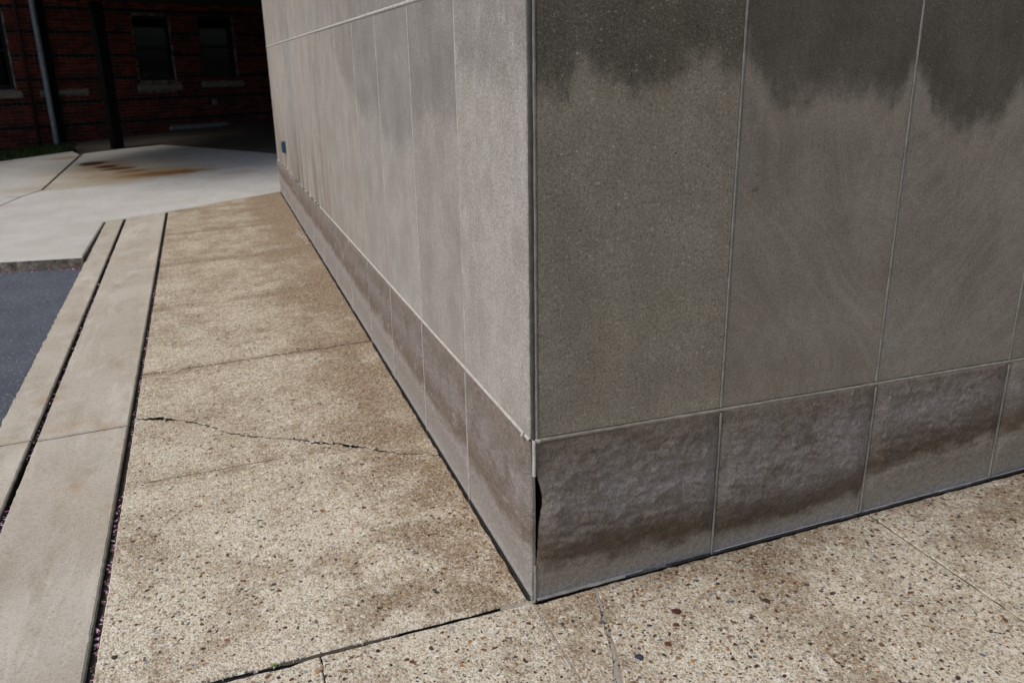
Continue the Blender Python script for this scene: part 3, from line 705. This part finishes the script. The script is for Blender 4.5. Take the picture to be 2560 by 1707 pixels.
# plinth blocks with rough, slightly bulging faces
def fbm(x, y, z, o=4): return mnoise.fractal(Vector((x, y, z)), 1.0, 2.1, o)
def bumpz(zr):   # profile of the pitched face
    a_ = max(0, min(1, (zr - .05) / .15)); b_ = max(0, min(1, (H - zr) / .10)); return a_ * a_ * (3 - 2 * a_) * b_ * (2 - b_)
def crack_x(z):  # worn arris of the front corner block
    k = math.exp(-((z - .325) / .070) ** 2) * .021 + math.exp(-((z - .20) / .07) ** 2) * .007
    return .0125 + k + .0022 * mnoise.noise(Vector((z * 75, 1, 1))) + .0010 * mnoise.noise(Vector((z * 240, 5, 1)))
def plinth_block(front, a0, a1, nx, nz, first):
    v, f = [], []; depth = .045 if front else (.012 if first else .045)
    for k in range(nz + 1):
        tz = k / nz
        for i in range(nx + 1):
            u = i / nx
            base_z = (G(a0 + (a1 - a0) * u, 0) if front else G(0, a0 + (a1 - a0) * u)) - .012
            z = base_z + (H - .002 - base_z) * tz; zr = z - base_z
            lo = a0
            if front and first: lo = crack_x(z)
            if (not front) and first: lo = .003 - .004 * math.exp(-((z - .3) / .1) ** 2) + .001 * mnoise.noise(Vector((z * 50, 3, 3)))
            s = lo + (a1 - lo) * u
            e = min(u, 1 - u) * (a1 - a0); ek = min(1, e / .05)
            wx, wy = (s, 0) if front else (0, s)
            amp = bumpz(zr) * (ek ** .6)
            rough = fbm(wx * 9 + 3 + z * 6, wy * 9, z * 17) * .0042 + fbm(wx * 26 + z * 16, wy * 26 + 5, z * 48, 4) * .0030
            out = amp * (.015 + rough * ((1.5 if first else 1.05) if front else .6) + (.0016 if front else .0005) * fbm(wx * 70, wy * 70 + 9, z * 95, 3)) + .0006 * fbm(wx * 60, wy * 60, z * 60, 2)
            if first and e < .05 and u < .5: out += -.004 * (1 - ek) * bumpz(zr)
            v.append((s, -out, z) if front else (-out, s, z))
    n = nx + 1
    for k in range(nz):
        for i in range(nx): f.append((k * n + i, k * n + i + 1, (k + 1) * n + i + 1, (k + 1) * n + i))
    # returns
    rim = [i for i in range(n)] + [k * n + nx for k in range(1, nz + 1)] + [nz * n + i for i in range(nx - 1, -1, -1)] + [k * n for k in range(nz - 1, 0, -1)]
    m = len(v)
    for r_ in rim:
        q = v[r_]; v.append((q[0], depth, q[2]) if front else (depth, q[1], q[2]))
    for i in range(len(rim)):
        j = (i + 1) % len(rim); f.append((rim[i], rim[j], m + j, m + i))
    me = mesh('plinth_block', v, f)
    if front and first:      # shade inside the broken corner joint, painted near black
        me.materials.append(M['pfront']); me.materials.append(M['cavity_shade'])
        for pl in me.polygons:
            if pl.index >= nx * nz and abs(pl.normal.x) > .6 and pl.center.x < .1: pl.material_index = 1
    for pl in me.polygons: pl.use_smooth = len(pl.vertices) == 4 and pl.index < nx * nz
    return me
for i in range(len(RJ) - 1):
    d = (110, 92) if i < 3 else (20, 16)
    o = link('plinth_block', plinth_block(True, RJ[i] + (0.0125 if i == 0 else .0035), RJ[i + 1] - .0035, d[0], d[1], i == 0), M['pfront'], B)
    if i == 0: o['label'] = 'corner plinth block with a broken open arris'
for i in range(len(LJ) - 1):
    d = (90, 80) if i < 2 else (36, 36) if i < 6 else (18, 20)
    link('plinth_block', plinth_block(False, LJ[i] + (.003 if i == 0 else .0028), LJ[i + 1] - .0028, d[0], d[1], i == 0), M['pside'], B)

# pointing: raised, slightly ragged mortar lines
def bead(front, a, b, wd, mat='mortar', proud=.002, seed=0.0, skip=None, off=0.0):
    # a, b: (s, z) on the wall face
    A_, B_ = Vector(a), Vector(b); L = (B_ - A_).length; n = max(2, int(L / .02)); d = (B_ - A_) / L; pr = Vector((-d.y, d.x))
    v, f, run, runs = [], [], None, []
    for i in range(n + 1):
        q = A_ + (B_ - A_) * (i / n)
        if skip and skip(q):
            if len(v) > 5: runs.append((v, f))
            v, f, run = [], [], None; continue
        w0 = wd * (1 + .22 * mnoise.noise(Vector((q.x * 30 + seed, q.y * 30, 7))) + random.uniform(-.08, .08)); sh = .0007 * mnoise.noise(Vector((q.x * 18, q.y * 18 + seed, 3)))
        k = len(v)
        for s_, o_ in ((-.5, .004), (-.42, -proud * .7), (.1, -proud), (.44, -proud * .6), (.5, .004)):
            p_ = q + pr * (s_ * w0 + sh); y_ = o_ - off
            v.append((p_.x, y_, p_.y) if front else (y_, p_.x, p_.y))
        if run is not None: f += [(run + j, run + j + 1, k + j + 1, k + j) for j in range(4)]
        run = k
    if len(v) > 5: runs.append((v, f))
    for v, f in runs: link('mortar_joint', mesh('mortar_joint', v, f, True), M[mat], B)
random.seed(11)
for i in range(1, len(RJ) - 1):
    x = RJ[i]
    bead(True, (x, H + .008), (x, U), .0082, 'mortar', .0008, i)
    bead(True, (x, U), (x, 5.3), .0085, 'mortar', .0008, i + 20)
    bead(True, (x - .001, G(x, 0) - .005), (x, H - .006), .0062, 'mortar', .004, i + 40, off=.002)
bead(True, (.019, H), (XEND, H), .0105, 'mend', .0035, 3.0)
bead(True, (.019, U), (XEND, U), .012, 'mortar_w', .003, 4.0)
for z in (2.92, 4.115): bead(True, (.019, z), (XEND, z), .012, 'mortar', .002, z); bead(False, (.0, z), (8.09, z), .012, 'mortar_w', .002, z)
for i in range(1, len(LJ) - 1):
    y = LJ[i]
    bead(False, (y, H + .006), (y, U), .0075, 'mortar_w', .0016, i + 60)
    bead(False, (y, U), (y, 5.3), .0075, 'mortar', .0016, i + 80)
    bead(False, (y, G(0, y) - .005), (y, H - .004), .0062, 'mortar_w', .004, i + 100, off=.003)
bead(False, (.008, H), (8.09, H), .0115, 'mortar_w', .004, 9.0, lambda q: 4.4 < q.x < 7.8 and mnoise.noise(Vector((q.x * 6.5, 1, 1))) > -.02)
bead(False, (.008, U), (8.09, U), .015, 'mortar_w', .003, 10.0)
# corner quirk: pale bead beside a dark strip standing in for the shaded return, broken open over the plinth
bead(True, (.0185, H + .004), (.0185, 5.3), .0080, 'mortar', .0012, 12.0)
bead(True, (.0070, H + .004), (.0070, 5.3), .0125, 'corner_shade', -.001, 16.0)
bead(True, (.0085, .405), (.0085, H + .006), .0085, 'mortar_w', .006, 13.0, off=.003)
bead(True, (.0105, -.01), (.0105, .118), .0070, 'mortar', .004, 14.0)
bead(True, (.0105, H + .003), (.024, H - .001), .010, 'mortar_w', .0075, 15.0, off=.002)
link('mortar_lump', MB().tube([(-.006, .046, H + .012), (-.007, .048, H), (-.005, .050, H - .006)], [.003, .007, .003], 8).mesh('mortar_lump', True), M['mortar_w'], B)

# sealant along the foot of the walls: pale lip plus broken black joint
def base_line(front, s0, s1, wfun, mat, name, z, dist, h, seed, skip=None):
    v, f, run, runs = [], [], None, []; n = int((s1 - s0) / .012)
    for i in range(n + 1):
        s = s0 + (s1 - s0) * i / n
        if skip and skip(s):
            if len(v) > 3: runs.append((v, f))
            v, f, run = [], [], None; continue
        wd = wfun(s) * (1 + .4 * mnoise.noise(Vector((s * 22, seed, 0)))); k = len(v); dd = dist + .0012 * mnoise.noise(Vector((s * 30, seed, 4)))
        for t_, hh in ((0, h), (.5, h), (1, h * .2)):
            o_ = dd - wd * t_ * 1.0
            x, y = (s, o_) if front else (o_, s)
            v.append((x, y, G(x, y, z + hh)))
        if run is not None: f += [(run + j, run + j + 1, k + j + 1, k + j) for j in range(2)]
        run = k
    if len(v) > 3: runs.append((v, f))
    for v, f in runs: link(name, mesh(name, v, f), M[mat], B)
nz = lambda s, a, t: mnoise.noise(Vector((s * a, 5.5, t)))
base_line(True, .19, XEND, lambda s: .0044 + .0042 * nz(s, 9, 1), 'tar', 'sealant', .0015, -.0045, .001, 2.0, lambda s: nz(s, 13, 7) > .40 or abs(s - .62) < .008 or abs(s - 1.205) < .006)
base_line(True, .012, XEND, lambda s: .0022, 'mortar_w', 'sealant', .001, -.0015, .0032, 3.0, lambda s: s > .3 and nz(s, 5, 2) > .30)
base_line(True, .012, .30, lambda s: .008, 'mortar', 'sealant', .0005, -.003, .003, 8.0)
base_line(False, .012, 8.08, lambda s: .0064 + .006 * nz(s, 11, 3), 'tar', 'sealant', .0022, -.003, .002, 4.0, lambda s: (nz(s, 9, 9) > .22 and s > 1.2) or (5.35 < s < 5.65))
# crumbled mortar at the foot of the long wall
V, F, C = [], [], []
for i in range(26):
    y = 5.5 + random.gauss(0, .16); x = -.02 - abs(random.gauss(0, .05))
    v, f = pebble_geo(x, y, random.uniform(.006, .022), random.random() * 3, .8, .006, G, 6)
    n = len(V); V += v; F += [tuple(n + k for k in t_) for t_ in f]; C += [random.choice(((.52, .47, .43), (.45, .40, .35), (.48, .41, .36)))] * len(f)
setp(link('mortar_crumbs', mesh('mortar_crumbs', V, F, cols=C), M['pebbles']), kind='stuff', label='pale crumbled mortar at the foot of the long wall', cat='rubble')

# small box fixed to the long wall
bx = MB().box((-.034, 6.84, .690), (-.002, 6.925, .800)).box((-.040, 6.852, .702), (-.034, 6.913, .788))
setp(link('utility_box', bx.mesh('utility_box'), M['blue']), 'small blue box fixed low on the long limestone wall', 'box')

# ------------------------------------------------------------------ brick building behind
P0 = Vector((-3.29, 16.4)); FA = R(30)
def fz(u, wv=0.0):   # ground height at facade coordinates
    x = P0.x + u * math.cos(FA) + wv * math.sin(FA); y = P0.y + u * math.sin(FA) - wv * math.cos(FA); return G(x, y)
K = setp(empty('brick_building', (P0.x, P0.y, 0), FA), 'dark red brick building with black header bands behind a covered passage', 'building')
WIN = [(-1.78, -.66, 1.20, 2.54), (1.68, 2.47, 1.29, 2.52), (3.10, 3.93, 1.32, 2.57)]
U0, U1, Z0, Z1 = -1.95, 5.4, .02, 3.05
us = sorted({U0, U1} | {q for w_ in WIN for q in w_[:2]}); zs = sorted({Z0, Z1} | {q for w_ in WIN for q in w_[2:]})
v, f = [], []
def quad(a, b, c, d): n = len(v); v.extend((a, b, c, d)); f.append((n, n + 1, n + 2, n + 3))
for i in range(len(us) - 1):
    for j in range(len(zs) - 1):
        uc, zc = (us[i] + us[i + 1]) / 2, (zs[j] + zs[j + 1]) / 2
        if any(a < uc < b and c < zc < d for a, b, c, d in WIN): continue
        quad((us[i], .008, zs[j]), (us[i + 1], .008, zs[j]), (us[i + 1], .008, zs[j + 1]), (us[i], .008, zs[j + 1]))
for a, b, c, d in WIN:
    quad((a, .008, c), (a, .16, c), (a, .16, d), (a, .008, d)); quad((b, .008, c), (b, .16, c), (b, .16, d), (b, .008, d))
    quad((a, .008, d), (b, .008, d), (b, .16, d), (a, .16, d)); quad((a, .008, c), (b, .008, c), (b, .16, c), (a, .16, c))
link('wall', mesh('wall', v, f), M['bmortar'], K)
for a, b, c, d in ((-10, U0, -.5, 7), (U1, 14, -.5, 7), (U0, U1, Z1, 7), (U0, U1, -.5, Z0)):
    link('wall', MB().box((a, 0, c), (b, .3, d)).mesh('wall'), M['brick_far'], K)
link('shade_wall', MB().box((9.5, -9, -.5), (9.8, 0, 7)).mesh('shade_wall'), M['brick_far'], K)  # unseen wall added to close the passage and keep it dark
link('roof', MB().box((-10.1, -.1, 7), (14.1, 8, 7.2)).mesh('roof'), M['sill'], K)
link('side_wall', MB().box((-10, .3, -.5), (-9.7, 8, 7)).box((13.7, .3, -.5), (14, 8, 7)).box((-10, 7.7, -.5), (14, 8, 7)).mesh('side_wall'), M['brick_far'], K)
# rooms behind the windows
v, f = [], []
quad((-3, 3, .2), (6, 3, .2), (6, 3, 3.2), (-3, 3, 3.2)); quad((-3, .31, .2), (6, .31, .2), (6, 3, .2), (-3, 3, .2)); quad((-3, .31, 3.2), (6, .31, 3.2), (6, 3, 3.2), (-3, 3, 3.2))
link('room', mesh('room', v, f), M['room'], K)
# bricks laid one by one
random.seed(3)
LEDGE = (-.27, .605, 1.088, 1.158)
SILLS = [(-1.84, -.60, 1.055, 1.165), (1.60, 2.54, 1.10, 1.20), (3.02, 4.02, 1.13, 1.23)]
def blocked(u0, u1, z0, z1):
    for a, b, c, d in WIN + [LEDGE] + SILLS:
        if u1 > a and u0 < b and z1 > c + .004 and z0 < d - .004: return (a, b)
    return None
bricks = []
z = .522 - .0375 - 6 * .0686; row = 0
levels = []
for k in range(-1, 7):
    zb = .522 + .418 * k
    levels.append((zb - .0375, .075, True))
    for j in range(5): levels.append((zb + .0375 + j * .0686, .0686, False))
for r_, (z, hgt, dark) in enumerate(levels):
    if z < .04 or z > 2.98: continue
    step = .1125 if dark else .225
    u = U0 + (step * .5 if r_ % 2 else 0) - step
    while u < U1:
        a, b = max(u, U0), min(u + step, U1); u += step
        if b - a < .03: continue
        bl = blocked(a, b, z, z + hgt)
        if bl:
            segs = []
            if a < bl[0] - .03: segs.append((a, bl[0]))
            if b > bl[1] + .03: segs.append((bl[1], b))
        else: segs = [(a, b)]
        for (p_, q_) in segs:
            if dark: c = random.choice(((.012, .015, .017), (.016, .017, .018), (.009, .012, .015)))
            else:
                c = random.choice(((.150, .034, .024), (.120, .028, .022), (.095, .024, .019), (.185, .040, .026), (.075, .022, .018)))
                if z > 2.62 and random.random() < .3: c = (.30, .050, .024)
            bricks.append((p_ + .005, q_ - .005, z + .005, z + hgt - .005, c))
bricks.sort(key=lambda q: abs((q[0] + q[1]) / 2 + .05) * 1.0 + abs((q[2] + q[3]) / 2 - 1.6) * .55)
bm_cache = {}
for (a, b, c, d, col) in bricks[:298]:
    kx = (round(b - a, 3), round(d - c, 3))
    if kx not in bm_cache:
        bm_cache[kx] = MB().box((0, 0, 0), (b - a, .05, d - c)).mesh('brick'); bm_cache[kx].materials.append(M['brick'])
    link('brick', bm_cache[kx], None, K, (a, random.uniform(-.003, .002), c), 0, col)
mb = MB()
for (a, b, c, d, col) in bricks[298:]:
    y_ = random.uniform(-.003, .002); mb.box((a, y_, c), (b, y_ + .05, d), col)
setp(link('brickwork', mb.mesh('brickwork'), M['bricks'], K), kind='stuff')
# stone ledge and windows
link('stone_ledge', MB().box((LEDGE[0], -.03, LEDGE[2]), (LEDGE[1], .1, LEDGE[3])).mesh('stone_ledge'), M['sill'], K)['label'] = 'short pale stone ledge'
for (a, b, c, d), s_ in zip(WIN, SILLS):
    wf = MB(); t_ = .055
    wf.box((a, .09, c), (a + t_, .15, d)).box((b - t_, .09, c), (b, .15, d)).box((a + t_, .09, d - t_), (b - t_, .15, d)).box((a + t_, .09, c), (b - t_, .15, c + .075))
    mid = (c + d) / 2
    wf.box((a + t_, .083, mid - .03), (b - t_, .15, mid + .03))
    wo_ = link('window', wf.mesh('window'), M['frame'], K)
    link('pane', MB().box((a + t_, .118, c + .075), (b - t_, .122, mid - .03)).mesh('pane'), M['glass'], wo_)
    link('pane', MB().box((a + t_, .118, mid + .03), (b - t_, .122, d - t_)).mesh('pane'), M['glass'], wo_)
    sb = MB().box((s_[0], -.055, s_[2]), (s_[1], .088, s_[3] - .012)); sb.box((s_[0] + .004, -.05, s_[3] - .012), (s_[1] - .004, .088, s_[3]))
    link('sill', sb.mesh('sill'), M['sill'], wo_)
cur = MB()
for i in range(4): cur.tube([(3.375 + i * .018, .20 + .008 * (i % 2), 1.93), (3.40 + i * .018, .20, 1.65), (3.425 + i * .018, .2, 1.36)], .011, 8)
link('curtain', cur.mesh('curtain', True), M['white'], K)
cup = MB().tube([(1.87, .19, 1.365), (1.87, .19, 1.40), (1.87, .19, 1.455), (1.87, .19, 1.46)], [.040, .046, .052, .050], 14)
cup.tube([(1.925, .19, 1.44), (1.95, .19, 1.42), (1.945, .19, 1.39), (1.915, .19, 1.385)], .007, 6)
oc = setp(link('cup', cup.mesh('cup', True), M['white'], None), 'white cup behind the window pane left of the curtain', 'cup')
oc.location = (P0.x, P0.y, 0); oc.rotation_euler[2] = FA
# painted drainpipe on the wall
dp = MB().tube([(-.455, -.045, .10), (-.455, -.045, 7.0)], .028, 10)
for zc in (.9, 2.1, 3.4): dp.box((-.50, -.06, zc), (-.41, .0, zc + .03))
link('drainpipe', dp.mesh('drainpipe', True), M['brown'], K)['label'] = 'thin brown drainpipe'
# galvanised corrugated downspout standing in front of the wall
pts, rr = [], []
zz = .05
while zz < 6.9: pts.append((0, 0, zz)); rr.append(.056 if len(pts) % 2 else .052); zz += .035
gp = setp(empty('downspout', (P0.x - .175 * math.cos(FA) + .10 * math.sin(FA), P0.y - .175 * math.sin(FA) - .10 * math.cos(FA), 0), FA), 'ribbed galvanised steel downspout standing beside the brick wall', 'downspout')
link('pipe', MB().tube(pts, rr, 16).mesh('pipe', True), M['galv'], gp)
for zc in (3.1, 5.2): link('bracket', MB().tube([(0, 0, zc), (0, 0, zc + .05)], .061, 16).box((-.02, .05, zc + .01), (.02, .10, zc + .04)).mesh('bracket'), M['galv'], gp)
link('foot', MB().tube([(0, 0, .10), (0, -.02, .05), (0, -.10, .02)], .058, 16).mesh('foot', True), M['galv'], gp)
# black box beside it, standing in for its shadow on the wall
lp = MB().box((-.10, -.085, .05), (.02, -.005, 7.0)).box((-.11, -.09, .16), (.03, -.005, .22))
link('downspout_shadow', lp.mesh('downspout_shadow'), M['black'], K)['label'] = 'black upright strip in place of the downspout shadow'
# covered passage: deck on a black steel column
D = setp(empty('passage_roof', (P0.x, P0.y, 0), FA), 'dark flat roof over the passage, extended unseen to shade the apron', 'roof')
v = []; f = []
DK = [(-.02, -.01), (-.02, -1.8), (-3.4, -2.5), (-3.4, -6.6), (9.5, -6.6), (9.5, -.01)]  # left end added out of view to shade the apron
v = [(x, y, 2.80) for x, y in DK] + [(x, y, 5.6) for x, y in DK]
f = [tuple(range(6)), tuple(range(11, 5, -1))] + [(i, (i + 1) % 6, 6 + (i + 1) % 6, 6 + i) for i in range(6)]
link('deck', mesh('deck', v, f), M['soffit'], D)
for yb in (-6.45, -1.95): link('beam', MB().box((-.015, yb - .09, 2.62), (9.45, yb + .09, 2.799)).mesh('beam'), M['soffit'], D)
link('beam', MB().box((-.012, -6.35, 2.66), (.17, -2.05, 2.798)).mesh('beam'), M['soffit'], D)
cz = fz(.098, 1.95)
Cc = setp(empty('steel_column', (-2.23, 14.76, cz), FA), 'black steel column carrying the passage roof', 'column')
hs = MB().box((-.085, -.085, 0), (.085, -.065, 2.42)).box((-.085, .065, 0), (.085, .085, 2.42)).box((-.014, -.065, 0), (.014, .065, 2.42)).box((-.085, -.066, 0), (-.075, .066, 2.42))
link('shaft', hs.mesh('shaft'), M['black'], Cc)
link('base_plate', MB().box((-.10, -.10, .001), (.10, .10, .016)).mesh('base_plate'), M['black'], Cc)
# floor of the passage
fl = [(-.35, 0.02), (9.6, .02), (9.6, -8.2), (.78, -8.2), (.78, -2.25), (-.05, -1.98), (-.05, -1.62), (-.35, -.75)]
def loc(u, y): return (P0.x + u * math.cos(FA) - y * math.sin(FA), P0.y + u * math.sin(FA) + y * math.cos(FA))
pf = [loc(*q) for q in fl]; npf = len(pf)
setp(link('passage_floor', mesh('passage_floor', [(x, y, G(x, y, .010)) for x, y in pf] + [(x, y, G(x, y, -.3)) for x, y in pf], [tuple(range(npf))] + [(i, (i + 1) % npf, npf + (i + 1) % npf, npf + i) for i in range(npf)]), M['old']), kind='structure', label='dark worn concrete floor of the covered passage')
# bar lying by the wall, small wall box
ws = empty('wheel_stop', (*loc(2.77, -.12), fz(2.77, .12) + .012), FA)
setp(ws, 'grey concrete wheel stop lying along the dark brick wall', 'wheel stop')
v = []; f = []
for x in (-.65, .65):
    for (y, z) in ((-.075, 0), (-.07, .045), (-.045, .085), (.045, .085), (.07, .045), (.075, 0)): v.append((x * (1 if z < .05 else .985), y, z))
f = [tuple(range(6)), tuple(range(11, 5, -1))] + [(i, i + 1, 7 + i, 6 + i) for i in range(5)] + [(5, 0, 6, 11)]
link('block', mesh('block', v, f), M['steel'], ws)
for x in (-.45, .45): link('anchor_pin', MB().tube([(x, 0, .05), (x, 0, .092)], .016, 8).mesh('anchor_pin'), M['black'], ws)
ub = setp(link('outlet_box', MB().box((3.20, -.045, .755), (3.30, -.004, .87)).box((3.21, -.052, .765), (3.29, -.045, .86)).mesh('outlet_box'), M['steel']), 'small grey outlet box on the brick wall above the wheel stop', 'box')
ub.location = (P0.x, P0.y, 0); ub.rotation_euler[2] = FA

# ------------------------------------------------------------------ strip of lawn and small plants
lw = [(-3.03, 15.92), (-2.99, 14.97), (-3.30, 14.69), (-3.99, 14.19), (-10, 9.93), (-10, 13.2), loc(-.02, -.01), loc(.0, -.35)]
setp(link('lawn', mesh('lawn', [(x, y, G(x, y, .012)) for x, y in lw] + [(x, y, G(x, y, -.3)) for x, y in lw], [tuple(range(8))] + [(i, (i + 1) % 8, 8 + (i + 1) % 8, 8 + i) for i in range(8)]), M['turf']), kind='structure', label='narrow strip of lawn under the brick wall')
def inside(x, y, poly):
    c = False; n = len(poly); j = n - 1
    for i in range(n):
        if (poly[i][1] > y) != (poly[j][1] > y) and x < (poly[j][0] - poly[i][0]) * (y - poly[i][1]) / (poly[j][1] - poly[i][1]) + poly[i][0]: c = not c
        j = i
    return c
V, F, C = [], [], []
while len(F) < 9000:
    x = random.uniform(-6.2, -2.95); y = random.uniform(12, 16.5)
    if not inside(x, y, lw): continue
    an = random.random() * 6.28; hh = random.uniform(.03, .075); wv = .006; z = G(x, y, .012); n = len(V); le = random.uniform(-.03, .03)
    V += [(x - wv * math.cos(an), y - wv * math.sin(an), z), (x + wv * math.cos(an), y + wv * math.sin(an), z), (x + le, y + le * .6, z + hh)]
    F.append((n, n + 1, n + 2)); C.append(random.choice(((.030, .060, .016), (.022, .048, .012), (.045, .075, .02))))
setp(link('grass', mesh('grass', V, F, cols=C), M['grass']), kind='stuff', label='short dark grass along the brick wall', cat='grass')

def leaf_clump(name, x, y, z, r, nleaf, col, label, cat, group=None, upright=.6):
    v, f = [], []
    for i in range(nleaf):
        an = random.random() * 6.28; L = r * random.uniform(.6, 1.1); el = random.uniform(.15, 1.0) * upright; wv = L * random.uniform(.18, .30)
        d = Vector((math.cos(an) * math.cos(el), math.sin(an) * math.cos(el), math.sin(el))); s_ = Vector((-math.sin(an), math.cos(an), 0)); b_ = Vector((0, 0, .0005))
        n = len(v)
        for q in (b_, d * L * .45 + s_ * wv, d * L * .5 + Vector((0, 0, -wv * .3)), d * L * .45 - s_ * wv, d * L - Vector((0, 0, L * .2))): v.append(tuple(q))
        f += [(n, n + 1, n + 2), (n, n + 2, n + 3), (n + 1, n + 4, n + 2), (n + 2, n + 4, n + 3)]
    o = link(name, mesh(name, v, f), M['leaf'], None, (x, y, z), 0, col)
    setp(o, label, cat, group); return o
random.seed(31)
leaf_clump('dry_plant', -4.42, 16.0, G(-4.42, 16.0, .012), .24, 60, (.22, .13, .05), 'dry brown plant at the foot of the brick wall', 'plant', None, 1.3)
GRN = (.16, .30, .05)
leaf_clump('weed_sprout', -.735, .016, G(-.735, .016, .0), .014, 9, GRN, 'tiny green weed sprouting among white grit in the pavement joint', 'weed')
leaf_clump('weed_sprout', -.060, -.048, G(-.06, -.048), .009, 7, GRN, 'tiny green weed just in front of the corner joint', 'weed')
leaf_clump('weed_sprout', .235, -.125, G(.235, -.125), .009, 7, GRN, 'tiny green weed beside the mended pavement joint', 'weed')
leaf_clump('weed_sprout', 1.20, -.055, G(1.2, -.055), .010, 7, GRN, 'tiny green weed where a pavement joint meets the front wall', 'weed')
leaf_clump('weed_sprout', -.30, .55, G(-.3, .55), .009, 7, GRN, 'tiny green weed on the corner slab, a forearm from the long wall', 'weed', 'weeds on the corner slab')
leaf_clump('weed_sprout', -.20, .55, G(-.2, .55), .009, 7, GRN, 'tiny green weed on the corner slab, the one closer to the long wall', 'weed', 'weeds on the corner slab')
leaf_clump('fallen_leaf', -2.02, 2.62, G(-2.02, 2.62, -.05), .02, 2, (.45, .12, .03), 'small orange leaf lying on the asphalt', 'leaf', None, .3)
leaf_clump('weed_sprout', -.50, -.20, G(-.5, -.2), .009, 6, GRN, 'tiny green weed on the front slab below the corner joint', 'weed')
YG = (.28, .26, .04)
leaf_clump('moss_tuft', -.003, .624, 1.172, .009, 7, YG, 'upper yellow-green moss tuft in the upright wall joint', 'moss')
leaf_clump('moss_tuft', -.003, .624, 1.018, .008, 6, YG, 'lower yellow-green moss tuft in the upright wall joint', 'moss')
